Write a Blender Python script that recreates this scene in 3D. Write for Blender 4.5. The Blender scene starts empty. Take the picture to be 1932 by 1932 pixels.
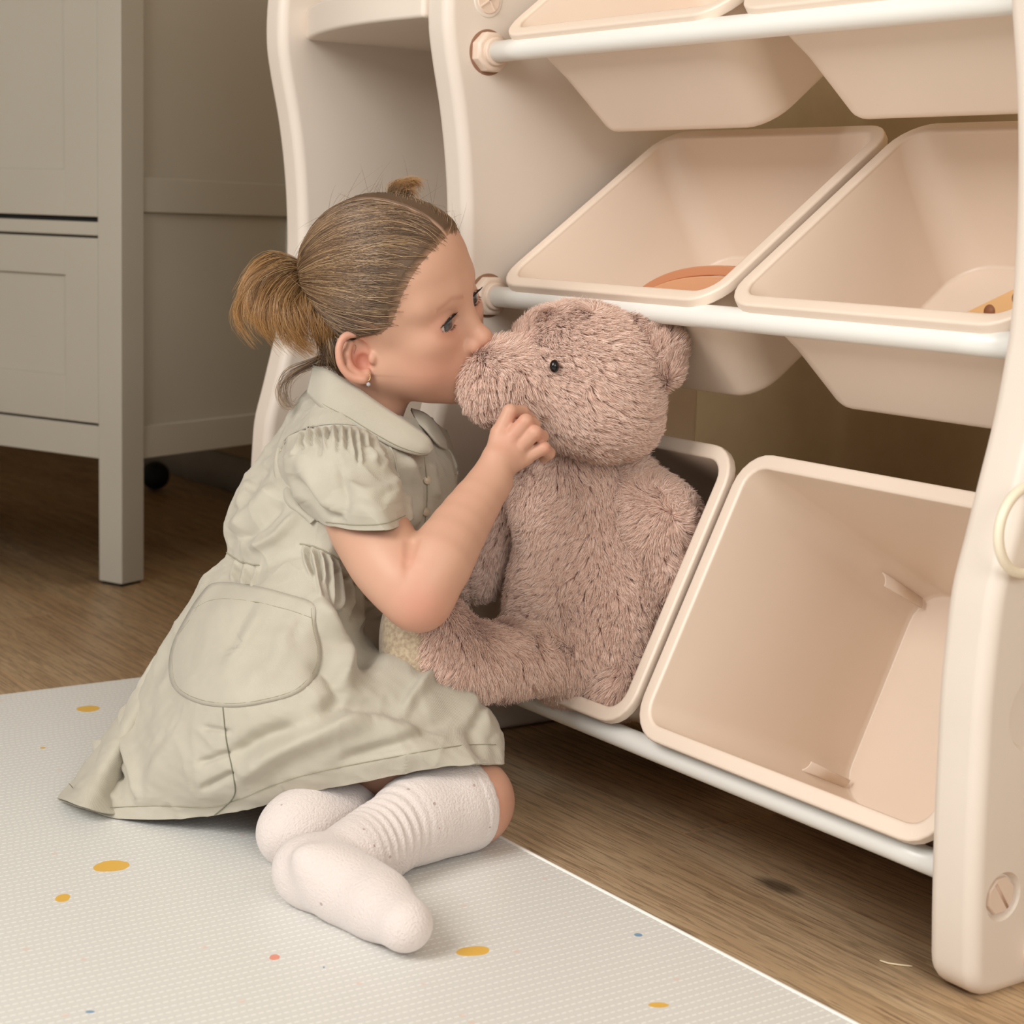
import bpy, bmesh, math, random
import numpy as np
from mathutils import Vector, Matrix, noise

# ------------------------------------------------------------------ camera, world, lights, exposure
SC = bpy.context.scene
COL = SC.collection
FPX, YAW, PITCH, ROLL, EYE = 3399.0, math.radians(54.943), math.radians(9.2166), math.radians(1.8996), 0.62
_F = np.array([-math.sin(YAW) * math.cos(PITCH), math.cos(YAW) * math.cos(PITCH), -math.sin(PITCH)])
_R = np.array([math.cos(YAW), math.sin(YAW), 0.0])
_U = np.cross(_R, _F)
VR = _R * math.cos(ROLL) + _U * math.sin(ROLL)
VU = -_R * math.sin(ROLL) + _U * math.cos(ROLL)
VF = _F
EYEP = np.array([0, 0, EYE])

def W(u, v, d):
    """world point seen along the sight line (u, v), d metres deep"""
    return EYEP + d * ((u - 966) / FPX * VR - (v - 966) / FPX * VU + VF)

cam_d = bpy.data.cameras.new('camera')
cam = bpy.data.objects.new('camera', cam_d)
COL.objects.link(cam)
cam.matrix_world = Matrix(((VR[0], VU[0], -VF[0], 0), (VR[1], VU[1], -VF[1], 0), (VR[2], VU[2], -VF[2], EYE), (0, 0, 0, 1)))
cam_d.sensor_width = 36
cam_d.lens = FPX / 1932 * 36
cam_d.clip_start = 0.05
cam_d.dof.use_dof = True
cam_d.dof.focus_distance = 1.80
cam_d.dof.aperture_fstop = 9
SC.camera = cam

world = bpy.data.worlds.new('world')
SC.world = world
world.use_nodes = True
world.node_tree.nodes['Background'].inputs[0].default_value = (1.0, 0.97, 0.93, 1)
world.node_tree.nodes['Background'].inputs[1].default_value = 0.46

def area(name, loc, target, sx, sy, power, color):
    l = bpy.data.lights.new(name, 'AREA')
    l.shape = 'RECTANGLE'; l.size = sx; l.size_y = sy; l.energy = power; l.color = color
    o = bpy.data.objects.new(name, l); COL.objects.link(o)
    o.location = loc
    o.rotation_euler = (Vector(target) - Vector(loc)).to_track_quat('-Z', 'Y').to_euler()
    return o
area('softbox_light', (-1.0, -1.3, 1.9), (-1.45, 1.0, 0.4), 1.3, 1.3, 55, (1.0, 0.985, 0.955))
area('fill_light', (2.3, -0.2, 1.9), (-1.3, 1.0, 0.4), 1.6, 1.4, 50, (1.0, 0.985, 0.955))

SC.view_settings.view_transform = 'Standard'
SC.view_settings.look = 'None'
SC.view_settings.exposure = 0.0
SC.view_settings.gamma = 1.0
SC.cycles.max_bounces = 6
SC.cycles.diffuse_bounces = 4
SC.cycles.glossy_bounces = 3
SC.cycles.use_adaptive_sampling = True
SC.cycles.adaptive_threshold = 0.03
SC.cycles.use_denoising = True

# ------------------------------------------------------------------ helpers
def srgb(r, g, b):
    f = lambda c: (c / 255 / 12.92) if c / 255 <= 0.04045 else ((c / 255 + 0.055) / 1.055) ** 2.4
    return (f(r), f(g), f(b), 1)

class NT:
    """small helper for building node materials"""
    def __init__(s, name, base=(0.8, 0.8, 0.8, 1), rough=0.5, **kw):
        s.m = bpy.data.materials.new(name); s.m.use_nodes = True
        s.t = s.m.node_tree; s.b = s.t.nodes['Principled BSDF']
        s.b.inputs['Base Color'].default_value = base
        s.b.inputs['Roughness'].default_value = rough
        for k, v in kw.items():
            s.b.inputs[k.replace('_', ' ')].default_value = v
    def n(s, typ, **kw):
        nd = s.t.nodes.new(typ)
        for k, v in kw.items():
            if k.startswith('i_'):
                nd.inputs[k[2:].replace('_', ' ')].default_value = v
            else:
                setattr(nd, k, v)
        return nd
    def l(s, a, b): s.t.links.new(a, b)
    def coord(s, kind='Object', scale=(1, 1, 1)):
        tc = s.n('ShaderNodeTexCoord'); mp = s.n('ShaderNodeMapping')
        mp.inputs['Scale'].default_value = scale
        s.l(tc.outputs[kind], mp.inputs['Vector']); return mp.outputs[0]
    def noise(s, vec, scale, detail=2, rough=0.5):
        nd = s.n('ShaderNodeTexNoise'); nd.inputs['Scale'].default_value = scale
        nd.inputs['Detail'].default_value = detail; nd.inputs['Roughness'].default_value = rough
        s.l(vec, nd.inputs['Vector']); return nd.outputs['Fac']
    def math(s, op, a, b=None, c=None):
        nd = s.n('ShaderNodeMath', operation=op)
        for i, x in enumerate((a, b, c)):
            if x is None: continue
            if isinstance(x, (int, float)): nd.inputs[i].default_value = x
            else: s.l(x, nd.inputs[i])
        return nd.outputs[0]
    def ramp(s, fac, stops):
        nd = s.n('ShaderNodeValToRGB'); e = nd.color_ramp.elements
        e[0].position, e[0].color = stops[0]; e[1].position, e[1].color = stops[-1]
        for p, c in stops[1:-1]:
            x = e.new(p); x.color = c
        s.l(fac, nd.inputs[0]); return nd.outputs[0]
    def mix(s, fac, a, b, mode='MIX'):
        nd = s.n('ShaderNodeMix', data_type='RGBA', blend_type=mode)
        for sock, x in ((nd.inputs['Factor'], fac), (nd.inputs[6], a), (nd.inputs[7], b)):
            if isinstance(x, (int, float, tuple)): sock.default_value = x
            else: s.l(x, sock)
        return nd.outputs[2]
    def bump(s, h, strength=0.3, dist=0.001):
        nd = s.n('ShaderNodeBump'); nd.inputs['Strength'].default_value = strength
        nd.inputs['Distance'].default_value = dist
        s.l(h, nd.inputs['Height']); s.l(nd.outputs[0], s.b.inputs['Normal']); return nd

def plastic(name, col, rough=0.42, grain=0.12):
    k = NT(name, srgb(*col), rough)
    v = k.coord()
    n1 = k.noise(v, 900, 2)
    k.bump(n1, grain, 0.0004)
    k.l(k.ramp(k.noise(v, 6, 2), [(0.3, srgb(*[c - 3 for c in col])), (0.7, srgb(*col))]), k.b.inputs['Base Color'])
    return k.m

def link(o, parent=None):
    COL.objects.link(o)
    if parent is not None:
        o.parent = parent
        o.matrix_parent_inverse = parent.matrix_basis.inverted()
    return o

def mesh(name, verts, faces, mat=None, parent=None, smooth=True, mods=()):
    me = bpy.data.meshes.new(name)
    me.from_pydata([tuple(map(float, v)) for v in verts], [], [tuple(map(int, f)) for f in faces])
    if smooth: me.polygons.foreach_set('use_smooth', [True] * len(me.polygons))
    if mat: me.materials.append(mat)
    me.update()
    o = bpy.data.objects.new(name, me); link(o, parent)
    for m in mods:
        md = o.modifiers.new(m[0].lower(), m[0])
        for k, v in m[1].items(): setattr(md, k, v)
    return o

def bm_obj(name, bm, mat=None, parent=None, smooth=True, mods=()):
    me = bpy.data.meshes.new(name); bm.normal_update(); bm.to_mesh(me); bm.free()
    if smooth: me.polygons.foreach_set('use_smooth', [True] * len(me.polygons))
    if mat: me.materials.append(mat)
    o = bpy.data.objects.new(name, me); link(o, parent)
    for m in mods:
        md = o.modifiers.new(m[0].lower(), m[0])
        for k, v in m[1].items(): setattr(md, k, v)
    return o

BEV = lambda w, s=3: ('BEVEL', dict(width=w, segments=s, limit_method='ANGLE', angle_limit=math.radians(40)))
WN = ('WEIGHTED_NORMAL', dict(keep_sharp=False))

def empty(name, loc, label=None, cat=None, group=None, rz=0):
    o = bpy.data.objects.new(name, None); o.location = loc; o.rotation_euler = (0, 0, rz)
    o.empty_display_size = 0.05
    COL.objects.link(o)
    bpy.context.view_layer.update()
    if label: tag(o, label, cat, group)
    return o

def tag(o, label, cat, group=None):
    o['label'] = label; o['category'] = cat
    if group: o['group'] = group
    return o

def box_bm(bm, c, s, M=None):
    r = bmesh.ops.create_cube(bm, size=1.0)
    T = Matrix.Translation(c) @ Matrix.Diagonal((s[0], s[1], s[2], 1))
    if M is not None: T = M @ T
    bmesh.ops.transform(bm, matrix=T, verts=r['verts'])
    return r['verts']

def box(name, c, s, mat, parent=None, bev=0.002, M=None):
    bm = bmesh.new(); box_bm(bm, c, s, M)
    return bm_obj(name, bm, mat, parent, mods=(BEV(bev, 2), WN) if bev else ())

def tube(name, pts, rad, mat, parent=None, seg=20, cap=True):
    """swept tube through pts (list of 3-vectors); rad scalar or list"""
    P = [Vector(p) for p in pts]; n = len(P)
    rs = rad if hasattr(rad, '__len__') else [rad] * n
    V = []; Fc = []
    ref = Vector((0.123, 0.456, 0.87))
    prev = None
    for i, p in enumerate(P):
        t = (P[min(i + 1, n - 1)] - P[max(i - 1, 0)]).normalized()
        a = prev - t * prev.dot(t) if prev is not None else ref - t * ref.dot(t)
        a.normalize(); prev = a; b = t.cross(a)
        for j in range(seg):
            an = 2 * math.pi * j / seg
            V.append(p + (a * math.cos(an) + b * math.sin(an)) * rs[i])
    for i in range(n - 1):
        for j in range(seg):
            j2 = (j + 1) % seg
            Fc.append((i * seg + j, i * seg + j2, (i + 1) * seg + j2, (i + 1) * seg + j))
    if cap:
        Fc.append(tuple(range(seg))[::-1]); Fc.append(tuple((n - 1) * seg + j for j in range(seg)))
    return mesh(name, V, Fc, mat, parent)

def catmull(P, n):
    """n samples through control points P (k, dim)"""
    P = np.asarray(P, float); k = len(P)
    t = np.linspace(0, k - 1, n); i = np.minimum(t.astype(int), k - 2); f = (t - i)[:, None]
    p0 = P[np.maximum(i - 1, 0)]; p1 = P[i]; p2 = P[i + 1]; p3 = P[np.minimum(i + 2, k - 1)]
    return 0.5 * ((2 * p1) + (-p0 + p2) * f + (2 * p0 - 5 * p1 + 4 * p2 - p3) * f ** 2 + (-p0 + 3 * p1 - 3 * p2 + p3) * f ** 3)

def catmull_closed(P, n):
    P = np.asarray(P, float); k = len(P)
    t = np.linspace(0, k, n, endpoint=False); i = t.astype(int) % k; f = (t - t.astype(int))[:, None]
    p0 = P[(i - 1) % k]; p1 = P[i]; p2 = P[(i + 1) % k]; p3 = P[(i + 2) % k]
    return 0.5 * ((2 * p1) + (-p0 + p2) * f + (2 * p0 - 5 * p1 + 4 * p2 - p3) * f ** 2 + (-p0 + 3 * p1 - 3 * p2 + p3) * f ** 3)

# ------------------------------------------------------------------ materials
M_shelf = plastic('shelf_plastic', (229, 216, 203), 0.45)
M_bin = plastic('bin_plastic', (240, 221, 203), 0.38, 0.05)
M_bolt = plastic('bolt_plastic', (230, 208, 190), 0.4)
M_rod = NT('white_lacquered_steel', srgb(240, 238, 232), 0.28); M_rod = M_rod.m
M_cab = plastic('grey_lacquered_wood', (172, 164, 150), 0.5, 0.05)
M_gap = NT('dark_gap', srgb(14, 12, 10), 0.8).m
M_black = NT('black_rubber', srgb(9, 8, 8), 0.7).m

def wood_floor():
    k = NT('oak_floor', srgb(150, 118, 88), 0.42)
    tc = k.n('ShaderNodeTexCoord'); sep = k.n('ShaderNodeSeparateXYZ'); k.l(tc.outputs['Object'], sep.inputs[0])
    X, Y = sep.outputs[0], sep.outputs[1]
    PW = 0.192
    row = k.math('FLOOR', k.math('DIVIDE', k.math('SUBTRACT', Y, 1.178), PW))
    fy = k.math('FRACT', k.math('DIVIDE', k.math('SUBTRACT', Y, 1.178), PW))
    off = k.math('MULTIPLY', row, 0.517)
    xs = k.math('ADD', k.math('DIVIDE', k.math('ADD', X, 1.353), 1.3), off)
    colm = k.math('FLOOR', xs); fx = k.math('FRACT', xs)
    pid = k.math('ADD', k.math('MULTIPLY', row, 7.31), k.math('MULTIPLY', colm, 3.17))
    # grain: stretched noise, shifted per plank
    cmb = k.n('ShaderNodeCombineXYZ')
    k.l(k.math('MULTIPLY', X, 1.0), cmb.inputs[0]); k.l(Y, cmb.inputs[1]); k.l(pid, cmb.inputs[2])
    def nz(sx, sy, scale, detail, dist=0.0, rough=.55):
        mp = k.n('ShaderNodeMapping'); mp.inputs['Scale'].default_value = (sx, sy, 1)
        k.l(cmb.outputs[0], mp.inputs['Vector'])
        nd = k.n('ShaderNodeTexNoise'); nd.inputs['Scale'].default_value = scale
        nd.inputs['Detail'].default_value = detail; nd.inputs['Distortion'].default_value = dist
        nd.inputs['Roughness'].default_value = rough
        k.l(mp.outputs[0], nd.inputs['Vector']); return nd.outputs['Fac']
    big = nz(1.0, 5, 2.2, 3, .6)
    rings = k.math('FRACT', k.math('MULTIPLY', nz(.9, 7.0, 1.7, 2, 1.2), 15))
    fine = nz(7, 190, 1.0, 4, 0.4, .6)
    pores = nz(26, 620, 1.0, 2, 0.0, .5)
    c = k.ramp(big, [(0.3, srgb(222, 188, 148)), (0.55, srgb(242, 212, 172)), (0.75, srgb(252, 230, 194))])
    c = k.mix(k.math('MULTIPLY', k.ramp(rings, [(0, (0, 0, 0, 1)), (0.75, (0.35, .35, .35, 1)), (1, (1, 1, 1, 1))]), 0.30), c, srgb(160, 126, 92))
    c = k.mix(k.math('MULTIPLY', k.ramp(fine, [(0.42, (1, 1, 1, 1)), (0.50, (0, 0, 0, 1))]), 0.42), c, srgb(142, 110, 80))
    c = k.mix(k.math('MULTIPLY', k.ramp(pores, [(0.36, (1, 1, 1, 1)), (0.43, (0, 0, 0, 1))]), 0.5), c, srgb(96, 72, 52))
    # plank-to-plank tone
    wn = k.n('ShaderNodeTexWhiteNoise', noise_dimensions='1D'); k.l(pid, wn.inputs['W'])
    c = k.mix(k.math('MULTIPLY', wn.outputs['Value'], 0.15), c, srgb(190, 160, 126))
    # knots
    vo = k.n('ShaderNodeTexVoronoi'); vo.inputs['Scale'].default_value = 1.0
    mp = k.n('ShaderNodeMapping'); mp.inputs['Scale'].default_value = (2.1, 4.6, 1); mp.inputs['Location'].default_value = (.37, .21, 0)
    k.l(cmb.outputs[0], mp.inputs['Vector']); k.l(mp.outputs[0], vo.inputs['Vector'])
    knot = k.ramp(vo.outputs['Distance'], [(0.03, (1, 1, 1, 1)), (0.075, (0, 0, 0, 1))])
    c = k.mix(k.math('MULTIPLY', knot, 0.75), c, srgb(58, 42, 32))
    def seam(f, w, per):
        a = k.math('MINIMUM', f, k.math('SUBTRACT', 1, f))
        return k.math('LESS_THAN', k.math('MULTIPLY', a, per), w)
    s1 = seam(fy, 0.0008, PW); s2 = seam(fx, 0.0006, 1.3)
    sm = k.math('MAXIMUM', s1, s2)
    c = k.mix(sm, c, srgb(244, 200, 146))
    k.l(c, k.b.inputs['Base Color'])
    h = k.math('SUBTRACT', k.math('ADD', k.math('MULTIPLY', pores, .5), k.math('MULTIPLY', fine, .6)), k.math('MULTIPLY', sm, .8))
    k.bump(h, 0.35, 0.0012)
    k.l(k.ramp(fine, [(0.3, (.5, .5, .5, 1)), (0.7, (.36, .36, .36, 1))]), k.b.inputs['Roughness'])
    return k.m

def wall_mat(name, col):
    k = NT(name, srgb(*col), 0.75)
    v = k.coord()
    n = k.noise(v, 9, 6, .65)
    k.l(k.ramp(n, [(0.3, srgb(*[c - 8 for c in col])), (0.7, srgb(*[c + 4 for c in col]))]), k.b.inputs['Base Color'])
    k.bump(k.noise(v, 60, 4), .15, .002)
    return k.m

# ------------------------------------------------------------------ the room
WALL_Y = 1.78
def structure(name, c, s, mat):
    o = box(name, c, s, mat, bev=0); o['kind'] = 'structure'; return o
structure('floor', (-2.0, -0.4, -0.05), (8.0, 5.0, 0.1), wood_floor())
M_wall = wall_mat('olive_wall_paint', (204, 178, 138))
structure('wall_back', (-2.0, WALL_Y + 0.06, 1.3), (8.0, 0.12, 2.6), M_wall)
structure('wall_left', (-6.06, -0.4, 1.3), (0.12, 5.0, 2.6), M_wall)
structure('ceiling', (-2.0, -0.4, 2.66), (8.0, 5.0, 0.12), wall_mat('ceiling_paint', (225, 220, 212)))
structure('baseboard_back', (-2.0, WALL_Y - 0.008, 0.04), (7.9, 0.016, 0.08), wall_mat('baseboard_paint', (140, 132, 120)))

# ------------------------------------------------------------------ play mat
def mat_material():
    k = NT('play_mat_foam', srgb(228, 224, 214), 0.38)
    tc = k.n('ShaderNodeTexCoord'); sep = k.n('ShaderNodeSeparateXYZ'); k.l(tc.outputs['Object'], sep.inputs[0])
    X, Y = sep.outputs[0], sep.outputs[1]
    PIT = 0.0092
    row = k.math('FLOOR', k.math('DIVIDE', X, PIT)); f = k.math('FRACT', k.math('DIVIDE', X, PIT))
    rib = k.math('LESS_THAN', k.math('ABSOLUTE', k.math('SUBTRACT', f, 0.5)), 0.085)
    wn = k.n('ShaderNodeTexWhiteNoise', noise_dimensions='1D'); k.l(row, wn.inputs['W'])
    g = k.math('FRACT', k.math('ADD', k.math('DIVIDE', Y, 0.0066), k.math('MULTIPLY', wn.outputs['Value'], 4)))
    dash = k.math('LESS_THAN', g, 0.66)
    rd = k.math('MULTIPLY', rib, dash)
    base = k.mix(k.math('MULTIPLY', rd, 0.9), srgb(222, 221, 216), srgb(253, 252, 248))  # glossy highlight of the raised dashes painted in as whiter colour
    # faint pink flecks
    vo = k.n('ShaderNodeTexVoronoi'); vo.inputs['Scale'].default_value = 26
    k.l(tc.outputs['Object'], vo.inputs['Vector'])
    fl = k.math('LESS_THAN', vo.outputs['Distance'], 0.075)
    base = k.mix(k.math('MULTIPLY', fl, 0.5), base, srgb(232, 196, 182))
    nv = k.n('ShaderNodeTexNoise'); nv.inputs['Scale'].default_value = 55; k.l(tc.outputs['Object'], nv.inputs['Vector'])
    wob = k.math('MULTIPLY', k.math('SUBTRACT', nv.outputs['Fac'], 0.5), 0.9)
    for (x, y, a, b, ang, col) in MAT_SPOTS:
        ca, sa = math.cos(ang), math.sin(ang)
        dx = k.math('SUBTRACT', X, x); dy = k.math('SUBTRACT', Y, y)
        p = k.math('DIVIDE', k.math('ADD', k.math('MULTIPLY', dx, ca), k.math('MULTIPLY', dy, sa)), a)
        q = k.math('DIVIDE', k.math('SUBTRACT', k.math('MULTIPLY', dy, ca), k.math('MULTIPLY', dx, sa)), b)
        r = k.math('ADD', k.math('ADD', k.math('MULTIPLY', p, p), k.math('MULTIPLY', q, q)), wob)
        base = k.mix(k.math('LESS_THAN', r, 1.0), base, srgb(*col))
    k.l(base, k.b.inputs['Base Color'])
    k.bump(rd, 0.6, 0.0008)
    return k.m

def on_floor(u, v, z=0.0):
    r = (u - 966) / FPX * VR - (v - 966) / FPX * VU + VF
    return EYEP + r * ((z - EYE) / r[2])
MT = 0.011
YEL, BLU, PNK = (232, 184, 78), (120, 158, 190), (232, 150, 128)
MAT_SPOTS = []
for (u, v, hw, hh, col) in [(166, 1337, 21, 7, YEL), (210, 1634, 33, 13, YEL), (119, 1694, 14, 10, YEL), (894, 1795, 31, 11, YEL),
                            (1243, 1896, 19, 6, YEL), (81, 1411, 5, 2, YEL), (518, 1806, 10, 7, PNK), (1204, 1764, 8, 4, BLU), (170, 1909, 9, 3, BLU), (611, 1825, 2, 2, BLU)]:
    c = on_floor(u, v, MT); e = on_floor(u + hw, v - (hh * .35 if hw > 20 else 0), MT); g = on_floor(u, v + hh, MT)
    d = e - c
    MAT_SPOTS.append((c[0], c[1], float(np.linalg.norm(d)), float(np.linalg.norm(g - c)) * 0.8, math.atan2(d[1], d[0]), col))
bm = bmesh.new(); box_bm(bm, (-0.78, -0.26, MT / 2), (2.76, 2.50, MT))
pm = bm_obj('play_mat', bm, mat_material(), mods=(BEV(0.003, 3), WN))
tag(pm, 'cream foam play mat with embossed dashes and yellow pebble spots on the floor', 'mat')
edge = tube('edge_piping', [(x, 0.990, MT - 0.001) for x in np.linspace(-2.16, 0.60, 30)], 0.0022, NT('white_piping', srgb(246, 244, 238), .4).m, pm, 8)

# ------------------------------------------------------------------ cabinet behind, turned a little towards the room
CA = math.radians(23)
cab = empty('cabinet', (-2.753, 1.150, 0), 'tall grey painted cabinet on legs standing behind the child', 'cabinet', rz=0)
CM = Matrix.Translation((-2.753, 1.150, 0)) @ Matrix.Rotation(CA, 4, 'Z')   # local -x runs along the front, +y to the back
PW_ = 0.052
def cbox(name, x0, x1, y0, y1, z0, z1, mat=M_cab, parent=cab, bev=0.0015):
    return box(name, ((x0 + x1) / 2, (y0 + y1) / 2, (z0 + z1) / 2), (abs(x1 - x0), abs(y1 - y0), z1 - z0), mat, parent, bev, CM)
for (x, y) in ((0, 0), (-0.95 + PW_, 0), (0, 0.48 - PW_), (-0.95 + PW_, 0.48 - PW_)):
    lg = cbox('leg', x - PW_, x, y, y + PW_, 0.004, 1.7)
    cbox('foot_pad', x - PW_ + .004, x - .004, y + .004, y + PW_ - .004, 0.0, 0.004, M_black, lg, 0)
# side (towards +x): recessed panel and rails
cbox('side_panel', -0.022, -0.012, PW_, 0.43, 0.215, 1.7)
for z0, z1 in ((0.208, 0.262), (0.612, 0.668), (1.55, 1.70)):
    cbox('rail', -0.030, -0.004, PW_, 0.43, z0, z1)
# front
cbox('carcass', -0.93, -0.03, 0.03, 0.44, 0.225, 1.68)
cbox('rail', -0.90, -PW_, 0.003, 0.03, 0.208, 0.262)
cbox('rail', -0.90, -PW_, 0.003, 0.03, 0.572, 0.594)
def framed_door(name, x0, x1, z0, z1, st, rl_t, rl_b, y=0.002):
    d = cbox(name, x0, x1, y + 0.006, y + 0.024, z0, z1, bev=0.001)
    cbox('stile', x0, x0 + st, y, y + 0.008, z0, z1, parent=d); cbox('stile', x1 - st, x1, y, y + 0.008, z0, z1, parent=d)
    cbox('door_rail', x0 + st, x1 - st, y, y + 0.008, z1 - rl_t, z1, parent=d)
    cbox('door_rail', x0 + st, x1 - st, y, y + 0.008, z0, z0 + rl_b, parent=d)
    return d
framed_door('door', -0.472, -PW_ - 0.002, 0.266, 0.568, 0.075, 0.062, 0.075)
framed_door('door', -0.897, -0.476, 0.266, 0.568, 0.075, 0.062, 0.075)
framed_door('door', -0.472, -PW_ - 0.002, 0.602, 1.66, 0.075, 0.08, 0.075)
framed_door('door', -0.897, -0.476, 0.602, 1.66, 0.075, 0.08, 0.075)
cbox('shadow_gap', -0.90, -PW_, 0.012, 0.035, 0.592, 0.604, M_gap, bev=0)
cbox('top', -0.97, 0.02, -0.02, 0.5, 1.7, 1.725)

bl = bmesh.new(); bmesh.ops.create_uvsphere(bl, u_segments=20, v_segments=12, radius=0.032)
bmesh.ops.transform(bl, matrix=Matrix.Translation(Vector(on_floor(293, 897, .033))), verts=bl.verts)
tag(bm_obj('ball', bl, M_black), 'small black ball lying in the dark under the cabinet', 'ball')
tag(tube('thread', [on_floor(u, v, .0012) for u, v in ((1660, 1812), (1675, 1817), (1695, 1820), (1721, 1823))], .0007, NT('straw_thread', srgb(232, 214, 180), .6).m, None, 6),
    'short pale thread lying on the oak floor in front of the shelf', 'thread')

# ------------------------------------------------------------------ toy storage shelf
BY0, BY1 = 1.10, 1.52
PROFILE = [(0.0, 1.120), (.03, 1.113), (.10, 1.107), (.165, 1.1034), (.21, 1.102), (.255, 1.1005), (.30, 1.1023), (.343, 1.106), (.385, 1.117), (.428, 1.128),
           (.47, 1.139), (.513, 1.147), (.555, 1.152), (.618, 1.151), (.68, 1.146), (.74, 1.137), (.80, 1.124), (.84, 1.118), (.89, 1.119), (.95, 1.127), (1.02, 1.14), (1.09, 1.17), (1.12, 1.20)]
def front_y(z):
    zs = [p[0] for p in PROFILE]; return float(np.interp(z, zs, [p[1] for p in PROFILE]))
def panel_outline():
    P = catmull([(z, y) for z, y in PROFILE], 90)
    pts = [(y, z) for z, y in P if z > 0.03]
    r = 0.028
    y0 = front_y(0.03)
    start = [(y0 + r * (1 - math.cos(a)), r * (1 - math.sin(a)) ) for a in np.linspace(math.pi / 2, 0.05, 7)]
    return [(BY1, 0.0)] + start + pts + [(1.26, 1.15), (1.40, 1.15), (BY1 - .03, 1.12), (BY1, 1.06)]
def make_panel(name, x0, x1, parent, cutters=()):
    ol = panel_outline(); n = len(ol)
    V = [(x0, y, z) for y, z in ol] + [(x1, y, z) for y, z in ol]
    Fc = [tuple(range(n)), tuple(range(2 * n - 1, n - 1, -1))]
    for i in range(n):
        j = (i + 1) % n
        Fc.append((i, i + n, j + n, j))
    o = mesh(name, V, Fc, M_shelf, parent, mods=(BEV(0.013, 5),))
    bmx = bmesh.new(); bmx.from_mesh(o.data); bmesh.ops.recalc_face_normals(bmx, faces=bmx.faces); bmx.to_mesh(o.data); bmx.free()
    if cutters:
        for c in cutters:
            md = o.modifiers.new('boolean', 'BOOLEAN'); md.operation = 'DIFFERENCE'; md.object = c; md.solver = 'EXACT'
        dg = bpy.context.evaluated_depsgraph_get()
        me = bpy.data.meshes.new_from_object(o.evaluated_get(dg))
        o.modifiers.clear(); o.data = me
        for c in cutters: bpy.data.objects.remove(c)
        me.polygons.foreach_set('use_smooth', [True] * len(me.polygons)); me.set_sharp_from_angle(angle=math.radians(28))
    md = o.modifiers.new('wn', 'WEIGHTED_NORMAL'); md.keep_sharp = bool(cutters)
    return o
def cutter(x, y, z, r, depth, seg=40):
    b = bmesh.new()
    bmesh.ops.create_cone(b, cap_ends=True, segments=seg, radius1=r - .004, radius2=r + .003, depth=2 * depth)
    bmesh.ops.transform(b, matrix=Matrix.Translation((x, y, z)) @ Matrix.Rotation(math.pi / 2, 4, 'Y'), verts=b.verts)
    return bm_obj('cutter', b)
def on_x(u, v, x):
    r = (u - 966) / FPX * VR - (v - 966) / FPX * VU + VF
    return EYEP + r * ((x - EYEP[0]) / r[0])
shelf = empty('toy_shelf', (-1.55, 1.30, 0), 'cream plastic toy shelf with curved side panels and white rods holding tilted bins', 'shelf')
X2O, X2I = -0.913, -0.9645
b1 = on_x(1893, 1692, X2O); b2 = on_x(1956, 1345, X2O)
make_panel('side_panel', -2.20, -2.15, shelf)
make_panel('side_panel', -1.80, -1.752, shelf)
make_panel('side_panel', X2I, X2O, shelf, [cutter(X2O, b1[1], b1[2], 0.0215, 0.006), cutter(X2O, b2[1], b2[2], 0.034, 0.005)])
# display board between the two far panels: bulging front edge
Zb = 0.843
def board():
    top = []; n = 28
    for i in range(n + 1):
        t = i / n; x = -2.155 + t * 0.36
        y = 1.158 - 0.045 * math.sin(min(1, t * 1.15) * math.pi / 2) ** 0.8 - 0.012 * math.sin(t * math.pi)
        top.append((x, y))
    V = []; 
    for z in (Zb, Zb + 0.040):
        V += [(x, y, z) for x, y in top] + [(x, 1.50, z) for x, y in top[::-1]]
    m = len(top) * 2
    Fc = [tuple(range(m))[::-1], tuple(range(m, 2 * m))] + [(i, (i + 1) % m, m + (i + 1) % m, m + i) for i in range(m)]
    o = mesh('display_board', V, Fc, M_shelf, shelf, mods=(BEV(.005, 3), WN))
    box('board_rib', (-1.97, 1.47, Zb - 0.003), (0.33, 0.012, 0.008), M_shelf, o, 0.002)
    return o
board()
# rods with octagonal nuts
RODS = [(1.175, 0.8068), (1.185, 0.5315), (1.145, 0.0915)]
RR = 0.0118
M_recess_shade = NT('recess_shade', srgb(150, 112, 88), .6).m  # shade of the gap round each nut, painted as a dark disc
def disc_lathe(name, x, y, z, prof, seg, mat, parent, rot=0.0):
    """prof: list of (dx, r) along +x"""
    V = []; Fc = []
    for dx, r in prof:
        for j in range(seg):
            a = 2 * math.pi * j / seg + rot
            V.append((x + dx, y + r * math.cos(a), z + r * math.sin(a)))
    for i in range(len(prof) - 1):
        for j in range(seg):
            j2 = (j + 1) % seg
            Fc.append((i * seg + j, i * seg + j2, (i + 1) * seg + j2, (i + 1) * seg + j))
    Fc.append(tuple(range((len(prof) - 1) * seg, len(prof) * seg)))
    return mesh(name, V, Fc, mat, parent, mods=(BEV(0.0012, 2), WN))
for y, z in RODS:
    rod = tube('rod', [(x, y, z) for x in np.linspace(-1.748, -0.966, 12)], RR, M_rod, shelf, 28)
    nut = disc_lathe('nut', -1.754, y, z, [(0, .0235), (.013, .0235), (.016, .0205), (.016, .016)], 8, M_bolt, rod, math.pi / 8)
    disc_lathe('collar', -1.740, y, z, [(0, .0158), (.007, .0158), (.008, .0148), (.008, RR)], 24, M_bolt, rod)
    disc_lathe('recess_shade_disc', -1.7522, y, z, [(0, .0258), (.0008, .0258)], 40, M_recess_shade, rod)
# back rods that carry the raised rear rims
for y, z in ((1.405, 0.995), (1.405, 0.715), (1.27, 0.40)):
    pass
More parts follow.
